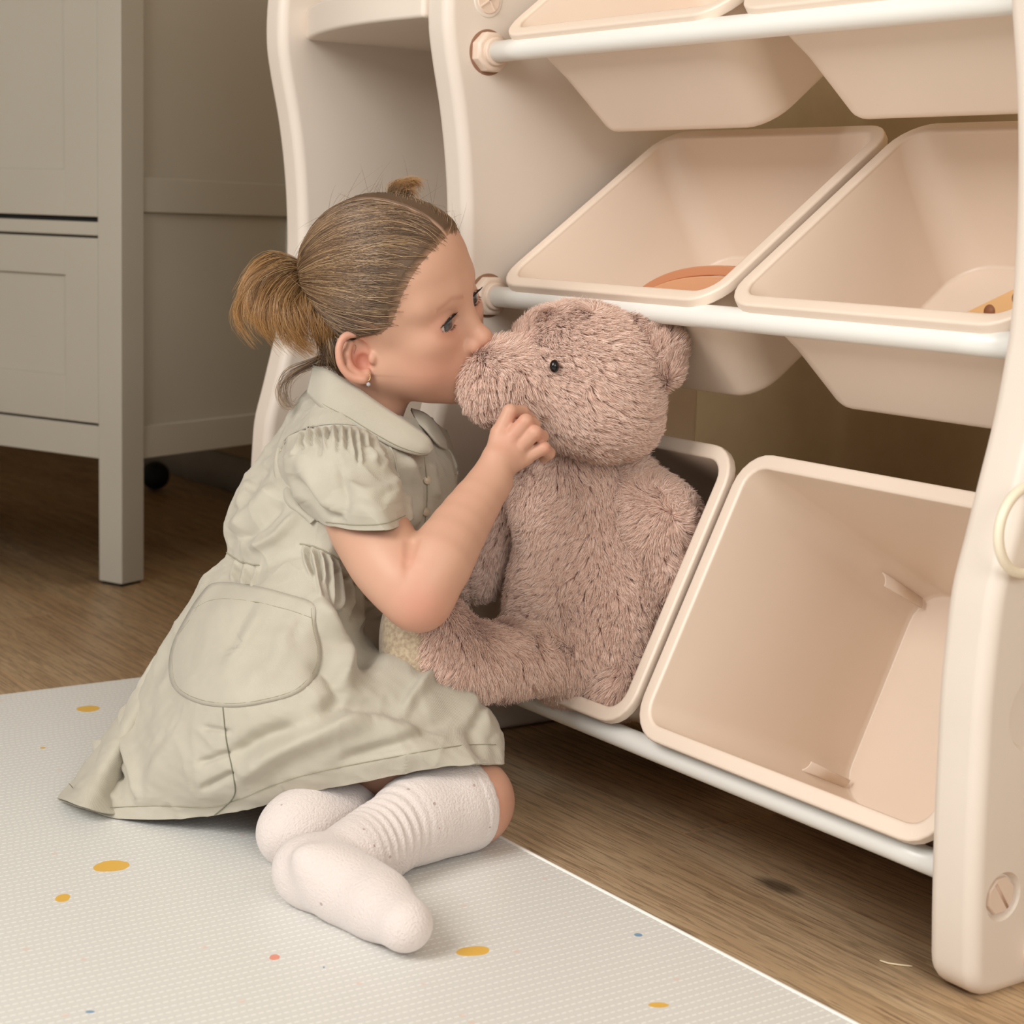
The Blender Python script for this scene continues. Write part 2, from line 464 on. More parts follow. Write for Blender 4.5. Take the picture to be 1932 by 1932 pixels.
# screw caps
def screw_cap(name, x, y, z, r, cross, sgn=1):
    o = disc_lathe(name, x, y, z, [(-.004, r), (.0015, r), (.0025, r * .9)], 8 if not cross else 28, M_bolt, shelf, math.pi / 8)
    if cross:
        for a in (0.6, 0.6 + math.pi / 2):
            box('ridge', (0, 0, 0), (0.002, r * 1.8, 0.0022), M_bolt, o, .0005, Matrix.Translation((x + .003, y, z)) @ Matrix.Rotation(a, 4, 'X'))
    else:
        box('slot', (0, 0, 0), (0.0012, r * 1.7, 0.0024), NT('slot_shadow', srgb(198, 166, 146), .6).m, o, 0, Matrix.Translation((x + .0024, y, z)) @ Matrix.Rotation(2.2, 4, 'X'))
    return o
c1 = on_x(921, 1, -1.752)
screw_cap('screw_cap', -1.752, c1[1], c1[2], 0.0155, True)
disc_lathe('cap_ring', -1.7535, c1[1], c1[2], [(0, .0195), (.0025, .0192), (.0028, .0165)], 32, M_shelf, shelf)
screw_cap('screw_cap', X2O - 0.004, b1[1], b1[2], 0.0165, False)
# ring hook and rounded knob on the near panel's outside
hk = on_x(1944, 1000, X2O + 0.012)
tube('ring_hook', [(X2O + 0.010, hk[1] + 0.0345 * math.cos(a), hk[2] + 0.0345 * math.sin(a)) for a in np.linspace(0, 2 * math.pi, 41)], 0.0042,
     NT('ivory_plastic', srgb(238, 226, 202), .4).m, shelf, 12, cap=False)
kb = on_x(1960, 1792, X2O)
disc_lathe('foot_knob', X2O - .004, kb[1], kb[2], [(0, .021), (.010, .020), (.016, .016), (.018, .008)], 32, M_bolt, shelf)

# ------------------------------------------------------------------ storage bins
def rrect(x0, x1, u0, u1, r, k=7):
    pts = []
    for cx, cu, a0 in ((x1 - r, u1 - r, 0), (x0 + r, u1 - r, math.pi / 2), (x0 + r, u0 + r, math.pi), (x1 - r, u0 + r, 3 * math.pi / 2)):
        for i in range(k):
            a = a0 + (math.pi / 2) * i / (k - 1)
            pts.append((cx + r * math.cos(a), cu + r * math.sin(a)))
    return pts
def make_bin(x0, x1, y0, z0, ang, L, depth, label, group, tx=.030, tf=.015, tb=.030, rc=.040, tabs=False):
    root = empty('storage_bin', ((x0 + x1) / 2, y0, z0), label, 'storage bin', group)
    ca, sa = math.cos(ang), math.sin(ang)
    def P(x, u, w): return (x, y0 + u * ca + w * sa, z0 + u * sa - w * ca)
    def loop(ix, iu0, iu1, r, w): return [P(x, u, w) for x, u in rrect(x0 + ix, x1 - ix, iu0, L - iu1, r)]
    F = 0.0165    # rim width
    def build(name, loops, cap, mat, parent):
        V = [p for lp in loops for p in lp]; n = len(loops[0]); Fc = []
        for i in range(len(loops) - 1):
            for j in range(n):
                j2 = (j + 1) % n
                Fc.append((i * n + j, i * n + j2, (i + 1) * n + j2, (i + 1) * n + j))
        if cap: Fc.append(tuple(range((len(loops) - 1) * n, len(loops) * n)))
        return mesh(name, V, Fc, mat, parent, mods=(WN,))
    def rimset(i, r, w): return loop(i, i, i, r, w)
    # rim: a rolled flange
    rl = [rimset(.004, rc - .004, .012), rimset(0.0006, rc, .012), rimset(0, rc, .0105), rimset(0, rc, .0028), rimset(.0009, rc - .001, .0009), rimset(.003, rc - .003, 0),
          rimset(F - .004, rc - F + .004, 0), rimset(F - .0012, rc - F, .0008), rimset(F, rc - F, .0025), rimset(F + .0004, rc - F, .012)]
    rim = build('rim', rl, False, M_bin, root)
    # body: inner skin, rounded floor, outer skin
    def bl_(o, t, w, r): return loop(F + .0002 + o + tx * t, F + o + tf * t, F + o + tb * t, r, w)
    inner = [bl_(0, 0, .004, rc - F), bl_(0, .12, depth * .12, rc - F + .004), bl_(0, .5, depth * .5, rc - .006), bl_(0, .97, depth * .975, rc), bl_(.0006, 1, depth - .0012, rc), bl_(.003, 1, depth, rc - .002)]
    body = build('body', inner, True, M_bin, root)
    t_ = -.0032
    outer = [bl_(t_, 0, .0115, rc - F + .004), bl_(t_, .5, depth * .5, rc - .002), bl_(t_, .96, depth * .96, rc - .004), bl_(t_ + .0006, .99, depth - .001, rc - .004), bl_(t_ + .0022, 1, depth + .0018, rc - .005), bl_(t_ + .006, 1, depth + .003, rc - .008)]
    ob = build('outer_shell', outer, True, M_bin, root)
    for o in (rim, body, ob):
        bmx = bmesh.new(); bmx.from_mesh(o.data); bmesh.ops.recalc_face_normals(bmx, faces=bmx.faces); bmx.to_mesh(o.data); bmx.free()
    if tabs:
        for u, sg in ((0.045, 1), (0.262, -1)):
            V = []; N = 10
            for i in range(N + 1):
                a = math.pi * 0.5 * i / N
                for w in (depth - .075, depth - .008):
                    V.append(P(x0 + F + tx * .75 + .004 + .014 * math.sin(a), u + sg * (.014 * (1 - math.cos(a)) - .008), w))
            Fc = [(2 * i, 2 * i + 1, 2 * i + 3, 2 * i + 2) for i in range(N)]
            mesh('divider_clip', V, Fc, M_bin, root, mods=(('SOLIDIFY', dict(thickness=.002)),))
    return root
A1 = math.radians(36.5)
XL0, XL1, XR0, XR1 = -1.722, -1.345, -1.332, -0.968
G = 'storage bins hung on the shelf rods'
bin_tl = make_bin(XL0, XL1, 1.163, 0.8215, math.radians(38.5), .31, .150, 'top row storage bin next to the octagonal nut', G)
bin_tr = make_bin(XR0, XR1, 1.163, 0.8215, math.radians(38.5), .31, .145, 'top row storage bin against the near side panel', G)
bin_ml = make_bin(XL0, XL1, 1.170, 0.5475, A1, .31, .150, "middle row storage bin above the teddy's head holding a brown wooden arc", G)
bin_mr = make_bin(XR0, XR1, 1.170, 0.5475, A1, .31, .145, 'middle row storage bin with a pale holed wooden strip inside', G)
A2 = math.radians(63.5)
bin_bl = make_bin(-1.735, -1.386, 1.118, 0.1115, A2, .315, .296, 'bottom row storage bin that the teddy bear sits in', G, tx=.012, tf=.012, tb=.02)
bin_br = make_bin(-1.377, -0.968, 1.118, 0.1115, A2, .315, .296, 'empty bottom row storage bin beside the teddy bear', G, tx=.012, tf=.012, tb=.02, tabs=True)

# things inside the middle bins
def in_bin(y0, z0, ang, x, u, w):
    ca, sa = math.cos(ang), math.sin(ang); return np.array([x, y0 + u * ca + w * sa, z0 + u * sa - w * ca])
M_arc = NT('brown_arc', srgb(206, 142, 104), .5).m
M_arc2 = NT('tan_arc', srgb(222, 164, 124), .5).m
arc = empty('stacking_arch', (-1.43, 1.26, .50), 'brown and tan toy arches standing inside the middle row bin', 'toy')
for a_, b_, yy, wd, mt in ((.166, .067, 1.262, .0105, M_arc), (.154, .056, 1.256, .020, M_arc2), (.132, .035, 1.250, .008, M_arc)):
    V = []; N = 30
    for i in range(N + 1):
        an = math.pi - (math.pi * .60) * i / N
        for k_ in (0, wd):
            for w in (-.007, .007):
                V.append((-1.420 + (a_ - k_) * math.cos(an), yy + w, .5130 + (b_ - k_) * math.sin(an)))
    Fc = []
    for i in range(N):
        b = 4 * i
        for s, t in ((0, 1), (1, 3), (3, 2), (2, 0)): Fc.append((b + s, b + t, b + 4 + t, b + 4 + s))
    Fc += [(0, 1, 3, 2), (4 * N, 4 * N + 2, 4 * N + 3, 4 * N + 1)]
    mesh('arch', V, Fc, mt, arc, mods=(BEV(.0015, 2), WN))
# holed wooden strip in the other middle bin
M_pale = NT('pale_wood', srgb(232, 184, 128), .5).m
pa, pb = np.array([-1.085, 1.225, .5410]), np.array([-1.000, 1.225, .5790])
dv = (pb - pa) / np.linalg.norm(pb - pa); up = np.array([-dv[2], 0, dv[0]])
SM = Matrix(((dv[0], 0, up[0], (pa + pb)[0] / 2), (0, 1, 0, 1.225), (dv[2], 0, up[2], (pa + pb)[2] / 2 - .007), (0, 0, 0, 1)))
st = box('wooden_strip', (0, 0, 0), (.11, .007, .020), M_pale, None, .001, SM)
tag(st, 'pale wooden toy strip with dark holes inside the middle row bin', 'toy')
for t_ in (-.030, 0.004, .036):
    q = bmesh.new(); bmesh.ops.create_cone(q, cap_ends=True, segments=20, radius1=.0062, radius2=.0062, depth=.0076)
    bmesh.ops.transform(q, matrix=SM @ Matrix.Translation((t_, 0, 0.001)) @ Matrix.Rotation(math.pi / 2, 4, 'X'), verts=q.verts)
    bm_obj('hole', q, NT('hole_brown', srgb(146, 92, 60), .6).m, st)

# ------------------------------------------------------------------ soft-body modelling: smooth-blended solids turned into one surface
class Field:
    def __init__(s, lo, hi, h):
        s.lo = np.array(lo, float); s.h = h
        s.n = np.ceil((np.array(hi, float) - s.lo) / h).astype(int) + 1
        s.f = np.full(s.n, 0.06, np.float32)
        s.c = None
    def grid(s, lo, hi):
        a = np.maximum(np.floor((lo - s.lo) / s.h).astype(int), 0); b = np.minimum(np.ceil((hi - s.lo) / s.h).astype(int) + 1, s.n)
        if (b <= a).any(): return None, None
        sl = tuple(slice(i, j) for i, j in zip(a, b))
        ax = [(s.lo[i] + s.h * np.arange(a[i], b[i])).astype(np.float32) for i in range(3)]
        return sl, (ax[0][:, None, None], ax[1][None, :, None], ax[2][None, None, :])
    def op(s, lo, hi, fn, k, sub=False):
        m = 2 * k + 4 * s.h
        sl, g = s.grid(np.array(lo) - m, np.array(hi) + m)
        if sl is None: return
        d = fn(*g); a = s.f[sl]
        if sub:
            d = -d; h = np.maximum(k - np.abs(a - d), 0) / k
            s.f[sl] = np.maximum(a, d) + h * h * k * .25
        else:
            h = np.maximum(k - np.abs(a - d), 0) / k
            s.f[sl] = np.minimum(a, d) - h * h * k * .25
    def cap(s, a, b, ra, rb, k=.01, sub=False):
        """rounded cone from a to b"""
        a = np.asarray(a, float); b = np.asarray(b, float); ba = b - a; L = float(ba @ ba); R = max(ra, rb)
        def fn(x, y, z):
            px, py, pz = x - a[0], y - a[1], z - a[2]
            t = np.clip((px * ba[0] + py * ba[1] + pz * ba[2]) / max(L, 1e-9), 0, 1)
            return np.sqrt((px - t * ba[0]) ** 2 + (py - t * ba[1]) ** 2 + (pz - t * ba[2]) ** 2) - (ra + (rb - ra) * t)
        s.op(np.minimum(a, b) - R, np.maximum(a, b) + R, fn, k, sub)
    def chain(s, pts, rs, k=.01, sub=False):
        for i in range(len(pts) - 1): s.cap(pts[i], pts[i + 1], rs[i], rs[i + 1], k, sub)
    def ell(s, c, r, M=None, k=.01, sub=False):
        """ellipsoid, M: 3x3 with the axes as columns"""
        c = np.asarray(c, float); r = np.asarray(r, float); M = np.eye(3) if M is None else np.asarray(M, float)
        e = np.sqrt(((M * r) ** 2).sum(1))
        def fn(x, y, z):
            px, py, pz = x - c[0], y - c[1], z - c[2]
            q = [px * M[0, i] + py * M[1, i] + pz * M[2, i] for i in range(3)]
            k0 = np.sqrt(sum((q[i] / r[i]) ** 2 for i in range(3))); k1 = np.sqrt(sum((q[i] / r[i] ** 2) ** 2 for i in range(3)))
            return (k0 * (k0 - 1) / np.maximum(k1, 1e-6)).astype(np.float32)
        s.op(c - e, c + e, fn, k, sub)
    def mesh(s, smooth=2):
        f = s.f; sg = f < 0
        act = np.zeros(np.array(f.shape) - 1, np.int8)
        cnt = sum(sg[i:i + act.shape[0], j:j + act.shape[1], k:k + act.shape[2]].astype(np.int8) for i in (0, 1) for j in (0, 1) for k in (0, 1))
        I = np.argwhere((cnt > 0) & (cnt < 8)); idx = np.full(act.shape, -1, np.int32); idx[tuple(I.T)] = np.arange(len(I))
        acc = np.zeros((len(I), 3)); num = np.zeros(len(I))
        cor = {(i, j, k): f[I[:, 0] + i, I[:, 1] + j, I[:, 2] + k] for i in (0, 1) for j in (0, 1) for k in (0, 1)}
        for ax in range(3):
            for o in ((0, 0), (0, 1), (1, 0), (1, 1)):
                a = list(o); a.insert(ax, 0); b = list(o); b.insert(ax, 1)
                fa, fb = cor[tuple(a)], cor[tuple(b)]; m = (fa < 0) != (fb < 0)
                t = np.where(m, fa / np.where(m, fa - fb, 1), 0)
                p = np.array(a, float)[None].repeat(len(I), 0); p[:, ax] = t
                acc += p * m[:, None]; num += m
        V = s.lo + s.h * (I + acc / num[:, None])
        Q = []
        for ax in range(3):
            sh = [slice(None)] * 3; sh2 = [slice(None)] * 3; sh[ax] = slice(0, -1); sh2[ax] = slice(1, None)
            A, B = sg[tuple(sh)], sg[tuple(sh2)]
            E = np.argwhere(A != B); u, v = (ax + 1) % 3, (ax + 2) % 3
            ok = (E[:, u] > 0) & (E[:, v] > 0) & (E[:, u] < f.shape[u] - 1) & (E[:, v] < f.shape[v] - 1)
            E = E[ok]; ins = A[tuple(E.T)]
            def at(du, dv):
                e = E.copy(); e[:, u] -= du; e[:, v] -= dv; return idx[tuple(e.T)]
            q = np.stack([at(1, 1), at(0, 1), at(0, 0), at(1, 0)], 1)
            q[~ins] = q[~ins][:, ::-1]; Q.append(q)
        Q = np.concatenate(Q); Q = Q[(Q >= 0).all(1)]
        for _ in range(smooth):
            sm = np.zeros_like(V); c = np.zeros(len(V))
            for i in range(4):
                a, b = Q[:, i], Q[:, (i + 1) % 4]
                for d in range(3):
                    sm[:, d] += np.bincount(a, V[b, d], len(V)) + np.bincount(b, V[a, d], len(V))
                c += np.bincount(a, minlength=len(V)) + np.bincount(b, minlength=len(V))
            V = V * .5 + .5 * sm / np.maximum(c, 1)[:, None]
        return V, Q
    def val(s, P):
        g = (np.asarray(P) - s.lo) / s.h; i = np.clip(g.astype(int), 0, s.n - 2); t = g - i; r = 0
        for a in (0, 1):
            for b in (0, 1):
                for c in (0, 1):
                    w = (t[:, 0] if a else 1 - t[:, 0]) * (t[:, 1] if b else 1 - t[:, 1]) * (t[:, 2] if c else 1 - t[:, 2])
                    r = r + w * s.f[i[:, 0] + a, i[:, 1] + b, i[:, 2] + c]
        return r
    def grad(s, P):
        e = s.h; G = np.stack([s.val(P + np.eye(3)[i] * e) - s.val(P - np.eye(3)[i] * e) for i in range(3)], 1)
        return G / np.maximum(np.linalg.norm(G, axis=1), 1e-9)[:, None]

def np_mesh(name, V, Q, mat=None, parent=None, colors=None, mats=None, mi=None):
    me = bpy.data.meshes.new(name); nv, nq = len(V), len(Q); k = Q.shape[1]
    me.vertices.add(nv); me.vertices.foreach_set('co', np.asarray(V, np.float32).ravel())
    me.loops.add(nq * k); me.loops.foreach_set('vertex_index', np.asarray(Q, np.int32).ravel())
    me.polygons.add(nq); me.polygons.foreach_set('loop_start', np.arange(0, nq * k, k, dtype=np.int32))
    me.update(calc_edges=True); me.validate()
    me.polygons.foreach_set('use_smooth', np.ones(len(me.polygons), bool))
    if colors is not None:
        at = me.color_attributes.new('tint', 'FLOAT_COLOR', 'POINT')
        at.data.foreach_set('color', np.asarray(colors, np.float32).ravel())
    for m in ([mat] if mat else (mats or [])): me.materials.append(m)
    if mi is not None: me.polygons.foreach_set('material_index', np.asarray(mi, np.int32))
    o = bpy.data.objects.new(name, me); link(o, parent); return o

def curves(name, P, rad, mat, parent=None):
    """P: (N, K, 3) strands, rad: (K,) or (N, K)"""
    N, K, _ = P.shape
    hc = bpy.data.hair_curves.new(name); hc.add_curves([K] * N)
    hc.position_data.foreach_set('vector', np.ascontiguousarray(P, np.float32).ravel())
    r = np.broadcast_to(np.asarray(rad, np.float32), (N, K)).ravel()
    at = hc.attributes.get('radius') or hc.attributes.new('radius', 'FLOAT', 'POINT')
    at.data.foreach_set('value', np.ascontiguousarray(r))
    hc.materials.append(mat)
    o = bpy.data.objects.new(name, hc); link(o, parent); return o

def vnoise(P, scale, seed=0):
    """cheap smooth 3-d noise, vectorised; returns (N, 3)"""
    rs = np.random.RandomState(seed); out = np.zeros((len(P), 3))
    for k in range(7):
        D = rs.normal(size=(3, 3)); ph = rs.uniform(0, 6.28, 3); fr = scale * rs.uniform(.6, 1.6)
        out += np.sin(P @ D * fr + ph)
    return out / 3.5

def sample_surface(V, Q, n, rs):
    a, b, c, d = V[Q[:, 0]], V[Q[:, 1]], V[Q[:, 2]], V[Q[:, 3]]
    ar = np.linalg.norm(np.cross(c - a, d - b), axis=1) / 2; cs = np.cumsum(ar); t = rs.uniform(0, cs[-1], n)
    i = np.searchsorted(cs, t); u, v = rs.rand(n, 1), rs.rand(n, 1)
    return a[i] * (1 - u) * (1 - v) + b[i] * u * (1 - v) + c[i] * u * v + d[i] * (1 - u) * v, ar.sum()

def norm(a): return a / np.maximum(np.linalg.norm(a, axis=-1, keepdims=True), 1e-9)

TH = math.radians
def rotm(ax, ang):
    return np.array(Matrix.Rotation(ang, 3, Vector(ax)))
VM = np.stack([VR, VU, -VF], 1)          # sight frame: right, up, towards the camera
def frame(tilt=0, yaw=0, roll=0):
    """axes turned in the picture plane (tilt), about up (yaw) and about the long axis (roll)"""
    return VM @ rotm((0, 0, 1), TH(tilt)) @ rotm((0, 1, 0), TH(yaw)) @ rotm((1, 0, 0), TH(roll))

# ------------------------------------------------------------------ teddy bear
def fur_material():
    k = NT('teddy_fur', srgb(190, 158, 146), .75)
    hi = k.n('ShaderNodeHairInfo')
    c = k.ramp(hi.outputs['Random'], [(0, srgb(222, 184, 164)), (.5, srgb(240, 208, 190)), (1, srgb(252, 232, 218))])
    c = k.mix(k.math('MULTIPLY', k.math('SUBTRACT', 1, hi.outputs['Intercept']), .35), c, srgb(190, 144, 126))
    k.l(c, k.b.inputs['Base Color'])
    k.b.inputs['Sheen Weight'].default_value = .4; k.b.inputs['Specular IOR Level'].default_value = .25
    return k.m
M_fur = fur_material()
M_skinfur = NT('teddy_backing', srgb(168, 130, 118), .9).m
def add_fur(part, V, Q, F, dens, length, seed, comb=(0, 0, -1), swirl=1.0, mask=None, lay=1.6, mat=None, rad=.00036):
    rs = np.random.RandomState(seed)
    _, A = sample_surface(V, Q, 10, rs)
    n = int(A * dens)
    P, _ = sample_surface(V, Q, n, rs)
    if mask is not None: P = P[mask(P)]
    n = len(P); Nn = F.grad(P)
    # clumps: every strand leans towards its clump centre
    C, _ = sample_surface(V, Q, int(A * 26000), rs)
    cell = .0075; key = {}
    for i, c in enumerate(np.floor(C / cell).astype(int)): key.setdefault(tuple(c), []).append(i)
    fl = vnoise(P, 34, seed) * swirl + vnoise(P, 90, seed + 5) * .5 * swirl + np.asarray(comb)
    tan = fl - Nn * (fl * Nn).sum(1, keepdims=True); tan = norm(tan)
    ctr = np.empty_like(P); K3 = np.floor(P / cell).astype(int)
    order = {}
    for i, c in enumerate(map(tuple, K3)): order.setdefault(c, []).append(i)
    for c, ids in order.items():
        cand = []
        for dx in (-1, 0, 1):
            for dy in (-1, 0, 1):
                for dz in (-1, 0, 1): cand += key.get((c[0] + dx, c[1] + dy, c[2] + dz), [])
        if not cand: ctr[ids] = P[ids]; continue
        cc = C[cand]; dd = ((P[ids][:, None] - cc[None]) ** 2).sum(2); ctr[ids] = cc[dd.argmin(1)]
    up = rs.uniform(.55, 1.15, (n, 1)) * length
    tip = Nn * up * .62 + tan * up * .78 * rs.uniform(.7, 1.2, (n, 1)) * lay / 1.6 + rs.normal(0, length * .09, (n, 3))
    pull = (ctr - P) * .62
    ts = np.array([0, .22, .45, .7, 1.0])
    S = np.empty((n, len(ts), 3))
    for i, t in enumerate(ts):
        S[:, i] = P + Nn * (-.001) + Nn * up * .62 * (t ** .75) + (tip - Nn * up * .62) * t ** 1.5 + pull * t ** 1.3
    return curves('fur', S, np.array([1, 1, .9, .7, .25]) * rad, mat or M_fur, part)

bear = empty('teddy_bear', (-1.50, 1.20, 0.14), 'dusty pink fluffy teddy bear sitting in a bottom row bin being kissed by the girl', 'teddy bear')
def bear_part(name, prims, h=.003, parent=bear, mat=None, dens=2.6e6, length=.0135, seed=1, comb=(0, 0, -1), fur=True, mask=None, lo=None, swirl=1.0, lay=1.6):
    P = np.concatenate([np.atleast_2d(c) for kind, c, *_ in prims]); R = max(np.max(p[2]) for p in prims) + .02
    F = Field(P.min(0) - R, P.max(0) + R, h)
    for kind, c, r, *rest in prims:
        if kind == 'e': F.ell(c, r, rest[0] if rest else VM, rest[1] if len(rest) > 1 else .02)
        else: F.chain(c, r, rest[0] if rest else .015)
    V, Q = F.mesh(2)
    o = np_mesh(name, V, Q, mat or M_skinfur, parent)
    if fur: add_fur(o, V, Q, F, dens, length, seed, comb, swirl, mask, lay)
    return o, F, V, Q
E_ = lambda u, v, d, r, M=VM, k=.02: ('e', W(u, v, d), r, M, k)
C_ = lambda pts, rs, k=.015: ('c', np.array([W(*p) for p in pts]), rs, k)
FURN = 1.0
# body: pear-shaped, belly to the viewer
body, *_ = bear_part('body', [E_(1120, 1110, 1.968, (.088, .098, .072), frame(-4)), E_(1085, 960, 1.950, (.064, .076, .056), frame(6)), E_(1112, 1195, 1.965, (.088, .080, .078), frame(-14)),
                              E_(1105, 880, 1.945, (.046, .050, .046))], seed=3, dens=2.3e6 * FURN)
# head with muzzle
head, *_ = bear_part('head', [E_(1110, 700, 1.89, (.076, .062, .072), frame(-16)), E_(1112, 765, 1.892, (.073, .050, .068), frame(-22)), E_(975, 722, 1.862, (.044, .041, .040), frame(-12)), E_(932, 720, 1.852, (.030, .035, .034), frame(-12)),
                              E_(1085, 652, 1.89, (.058, .034, .05), frame(-4))], seed=11, dens=2.6e6 * FURN, comb=tuple(VR * .9 - VU * .35))
ear1, *_ = bear_part('ear', [C_([(1175, 612, 1.885), (1222, 622, 1.872), (1252, 656, 1.866), (1248, 694, 1.868), (1218, 714, 1.875)], (.010, .014, .0150, .0145, .010), .012), C_([(1195, 640, 1.892), (1212, 690, 1.890)], (.014, .013))],
                     seed=21, comb=tuple(VR - VU * .4), dens=2.6e6 * FURN, h=.0025)
ear2, *_ = bear_part('ear', [E_(1085, 640, 1.985, (.028, .026, .012))], seed=22, dens=1.0e6)
# arms
arm1, *_ = bear_part('arm', [C_([(1180, 915, 1.935), (1235, 985, 1.935), (1285, 1085, 1.952), (1278, 1165, 1.965)], (.032, .040, .042, .036), .02)], seed=31, dens=2.4e6 * FURN, comb=(0, 0, -1))
arm2, *_ = bear_part('arm', [C_([(1000, 920, 1.99), (935, 990, 2.01), (905, 1050, 2.01), (900, 1085, 2.01)], (.026, .028, .026, .024), .02)], seed=32, dens=1.8e6)
# legs: one hangs out over the bin's rim
SOLE_C, SOLE_N = W(802, 1220, 1.80), VR * .985 - VU * .1
leg1, *_ = bear_part('leg', [C_([(1035, 1240, 1.91), (950, 1245, 1.865), (880, 1252, 1.822), (842, 1240, 1.802)], (.032, .031, .032, .033), .02), E_(832, 1205, 1.802, (.028, .042, .036), frame(12))], seed=41, dens=2.4e6 * FURN,
                     comb=tuple(-VR * .3 - VU), mask=lambda P: (P - SOLE_C) @ SOLE_N > 0.004 * np.sin(P[:, 2] * 300))
leg2, *_ = bear_part('leg', [C_([(1150, 1245, 1.95), (1175, 1275, 1.925), (1165, 1300, 1.905)], (.036, .034, .024), .02)], seed=42, dens=2.4e6 * FURN)
# beige velour foot sole
def velour():
    k = NT('beige_velour', srgb(196, 178, 150), .6)
    v = k.coord(); k.l(k.ramp(k.noise(v, 240, 3), [(.35, srgb(168, 146, 120)), (.65, srgb(200, 182, 152))]), k.b.inputs['Base Color'])
    k.bump(k.noise(v, 420, 3), .6, .0012); k.b.inputs['Sheen Weight'].default_value = .6
    return k.m
sole, *_ = bear_part('foot_sole', [E_(776, 1198, 1.803, (.031, .046, .036), frame(6), .03), E_(794, 1250, 1.805, (.031, .030, .034), frame(8), .03)], parent=leg1, mat=velour(), fur=False, h=.002)
# eyes
def ball(name, c, r, mat, parent, sc=(1, 1, 1)):
    b = bmesh.new(); bmesh.ops.create_uvsphere(b, u_segments=28, v_segments=16, radius=r)
    M = Matrix([list(VM[i]) + [c[i]] for i in range(3)] + [[0, 0, 0, 1]]) @ Matrix.Diagonal((*sc, 1))
    bmesh.ops.transform(b, matrix=M, verts=b.verts)
    return bm_obj(name, b, mat, parent)
M_eye = NT('black_glass_bead', srgb(12, 11, 11), .08).m
ball('eye', W(1046, 691, 1.8135), .0060, M_eye, head, (.8, 1.1, .8)); ball('eye', W(985, 640, 1.92), .0062, M_eye, head)

# ------------------------------------------------------------------ the girl
girl = empty('person', tuple(on_floor(420, 1540, .012)), 'young girl with pigtails in a sage dress kneeling and kissing the teddy bear', 'person')
HR = np.array([[0.7752, 0.6105, -0.1622], [-0.2128, 0.4942, 0.8429], [0.5948, -0.6189, 0.513]])
_c, _s = math.cos(TH(13)), math.sin(TH(13))
HR = np.stack([HR[:, 0] * _c + HR[:, 1] * _s, HR[:, 1] * _c - HR[:, 0] * _s, HR[:, 2]], 1)
HM = VM @ HR                                  # columns: forward, left, up of the head
H0 = EYEP + VM @ np.array([-.106 - .0100, .200, -1.82]) * 1.87 / 1.82
HS = 1.017
HSC = np.array([.945, 1.0, 1.0]) * HS
def hd(f, l, u): return H0 + HM @ (np.array([f, l, u]) * HSC)
def px(P):
    q = (np.asarray(P) - EYEP) @ VM; return np.stack([966 + FPX * q[..., 0] / -q[..., 2], 966 - FPX * q[..., 1] / -q[..., 2]], -1)
def loc(P): return ((np.asarray(P) - H0) @ HM) / HSC

def skin_material():
    k = NT('skin', srgb(226, 180, 152), .46)
    at = k.n('ShaderNodeAttribute', attribute_name='tint')
    v = k.coord()
    c = k.mix(k.math('MULTIPLY', k.noise(v, 70, 3), .12), at.outputs['Color'], srgb(214, 150, 124))
    k.l(c, k.b.inputs['Base Color'])
    k.b.inputs['Subsurface Weight'].default_value = .18
    k.b.inputs['Subsurface Radius'].default_value = (1, .35, .2)
    k.b.inputs['Subsurface Scale'].default_value = .006
    k.b.inputs['Specular IOR Level'].default_value = .35
    k.bump(k.noise(v, 1500, 2), .05, .0002)
    return k.m
M_skin = skin_material()
SK = np.array(srgb(206, 162, 138)[:3]); CHK = np.array(srgb(210, 138, 118)[:3]); RED = np.array(srgb(200, 116, 100)[:3]); DRK = np.array(srgb(150, 92, 74)[:3])

# ---- head
HFd = Field(H0 - .168, H0 + .168, .0011)
def he(c, r, k=.01, sub=False, rot=None):
    M = HM if rot is None else HM @ rot
    HFd.ell(hd(*c), np.array(r) * HSC, M, k, sub)
def hc_(a, b, ra, rb, k=.01, sub=False): HFd.cap(hd(*a), hd(*b), ra * HS, rb * HS, k, sub)
he((-.006, 0, .046), (.090, .071, .078), .01)
he((.030, 0, .052), (.057, .060, .055), .02)
he((.030, 0, -.008), (.052, .055, .062), .03)
he((.036, 0, -.042), (.042, .042, .036), .03)
for s_ in (-1, 1):
    he((.046, s_ * .031, -.036), (.030, .029, .029), .02)
    hc_((.000, s_ * .046, -.040), (.058, s_ * .014, -.072), .020, .014, .03)
    he((.058, s_ * .034, -.006), (.022, .020, .016), .02)
he((.066, 0, -.070), (.016, .020, .014), .02)
he((.066, 0, -.046), (.024, .027, .022), .02)
for s_ in (-1, 1):
    he((.094, s_ * .028, .010), (.014, .016, .0105), .018, True)
    hc_((.077, s_ * .012, .032), (.062, s_ * .042, .032), .009, .008, .02)
hc_((.076, 0, .026), (.096, 0, -.016), .0075, .0078, .016)
he((.1005, 0, -.0215), (.0100, .0105, .0092), .008)
for s_ in (-1, 1):
    he((.0915, s_ * .0112, -.0265), (.0088, .0062, .0068), .005)
    he((.0955, s_ * .0058, -.0335), (.0045, .0030, .0034), .003, True)
# pursed lips
he((.0880, 0, -.0485), (.0085, .0135, .0055), .006); he((.0855, 0, -.0585), (.0085, .0115, .0058), .006)
hc_((.093, -.010, -.0535), (.093, .010, -.0535), .0016, .0016, .003, True)
he((.083, 0, -.066), (.006, .016, .0045), .008, True)
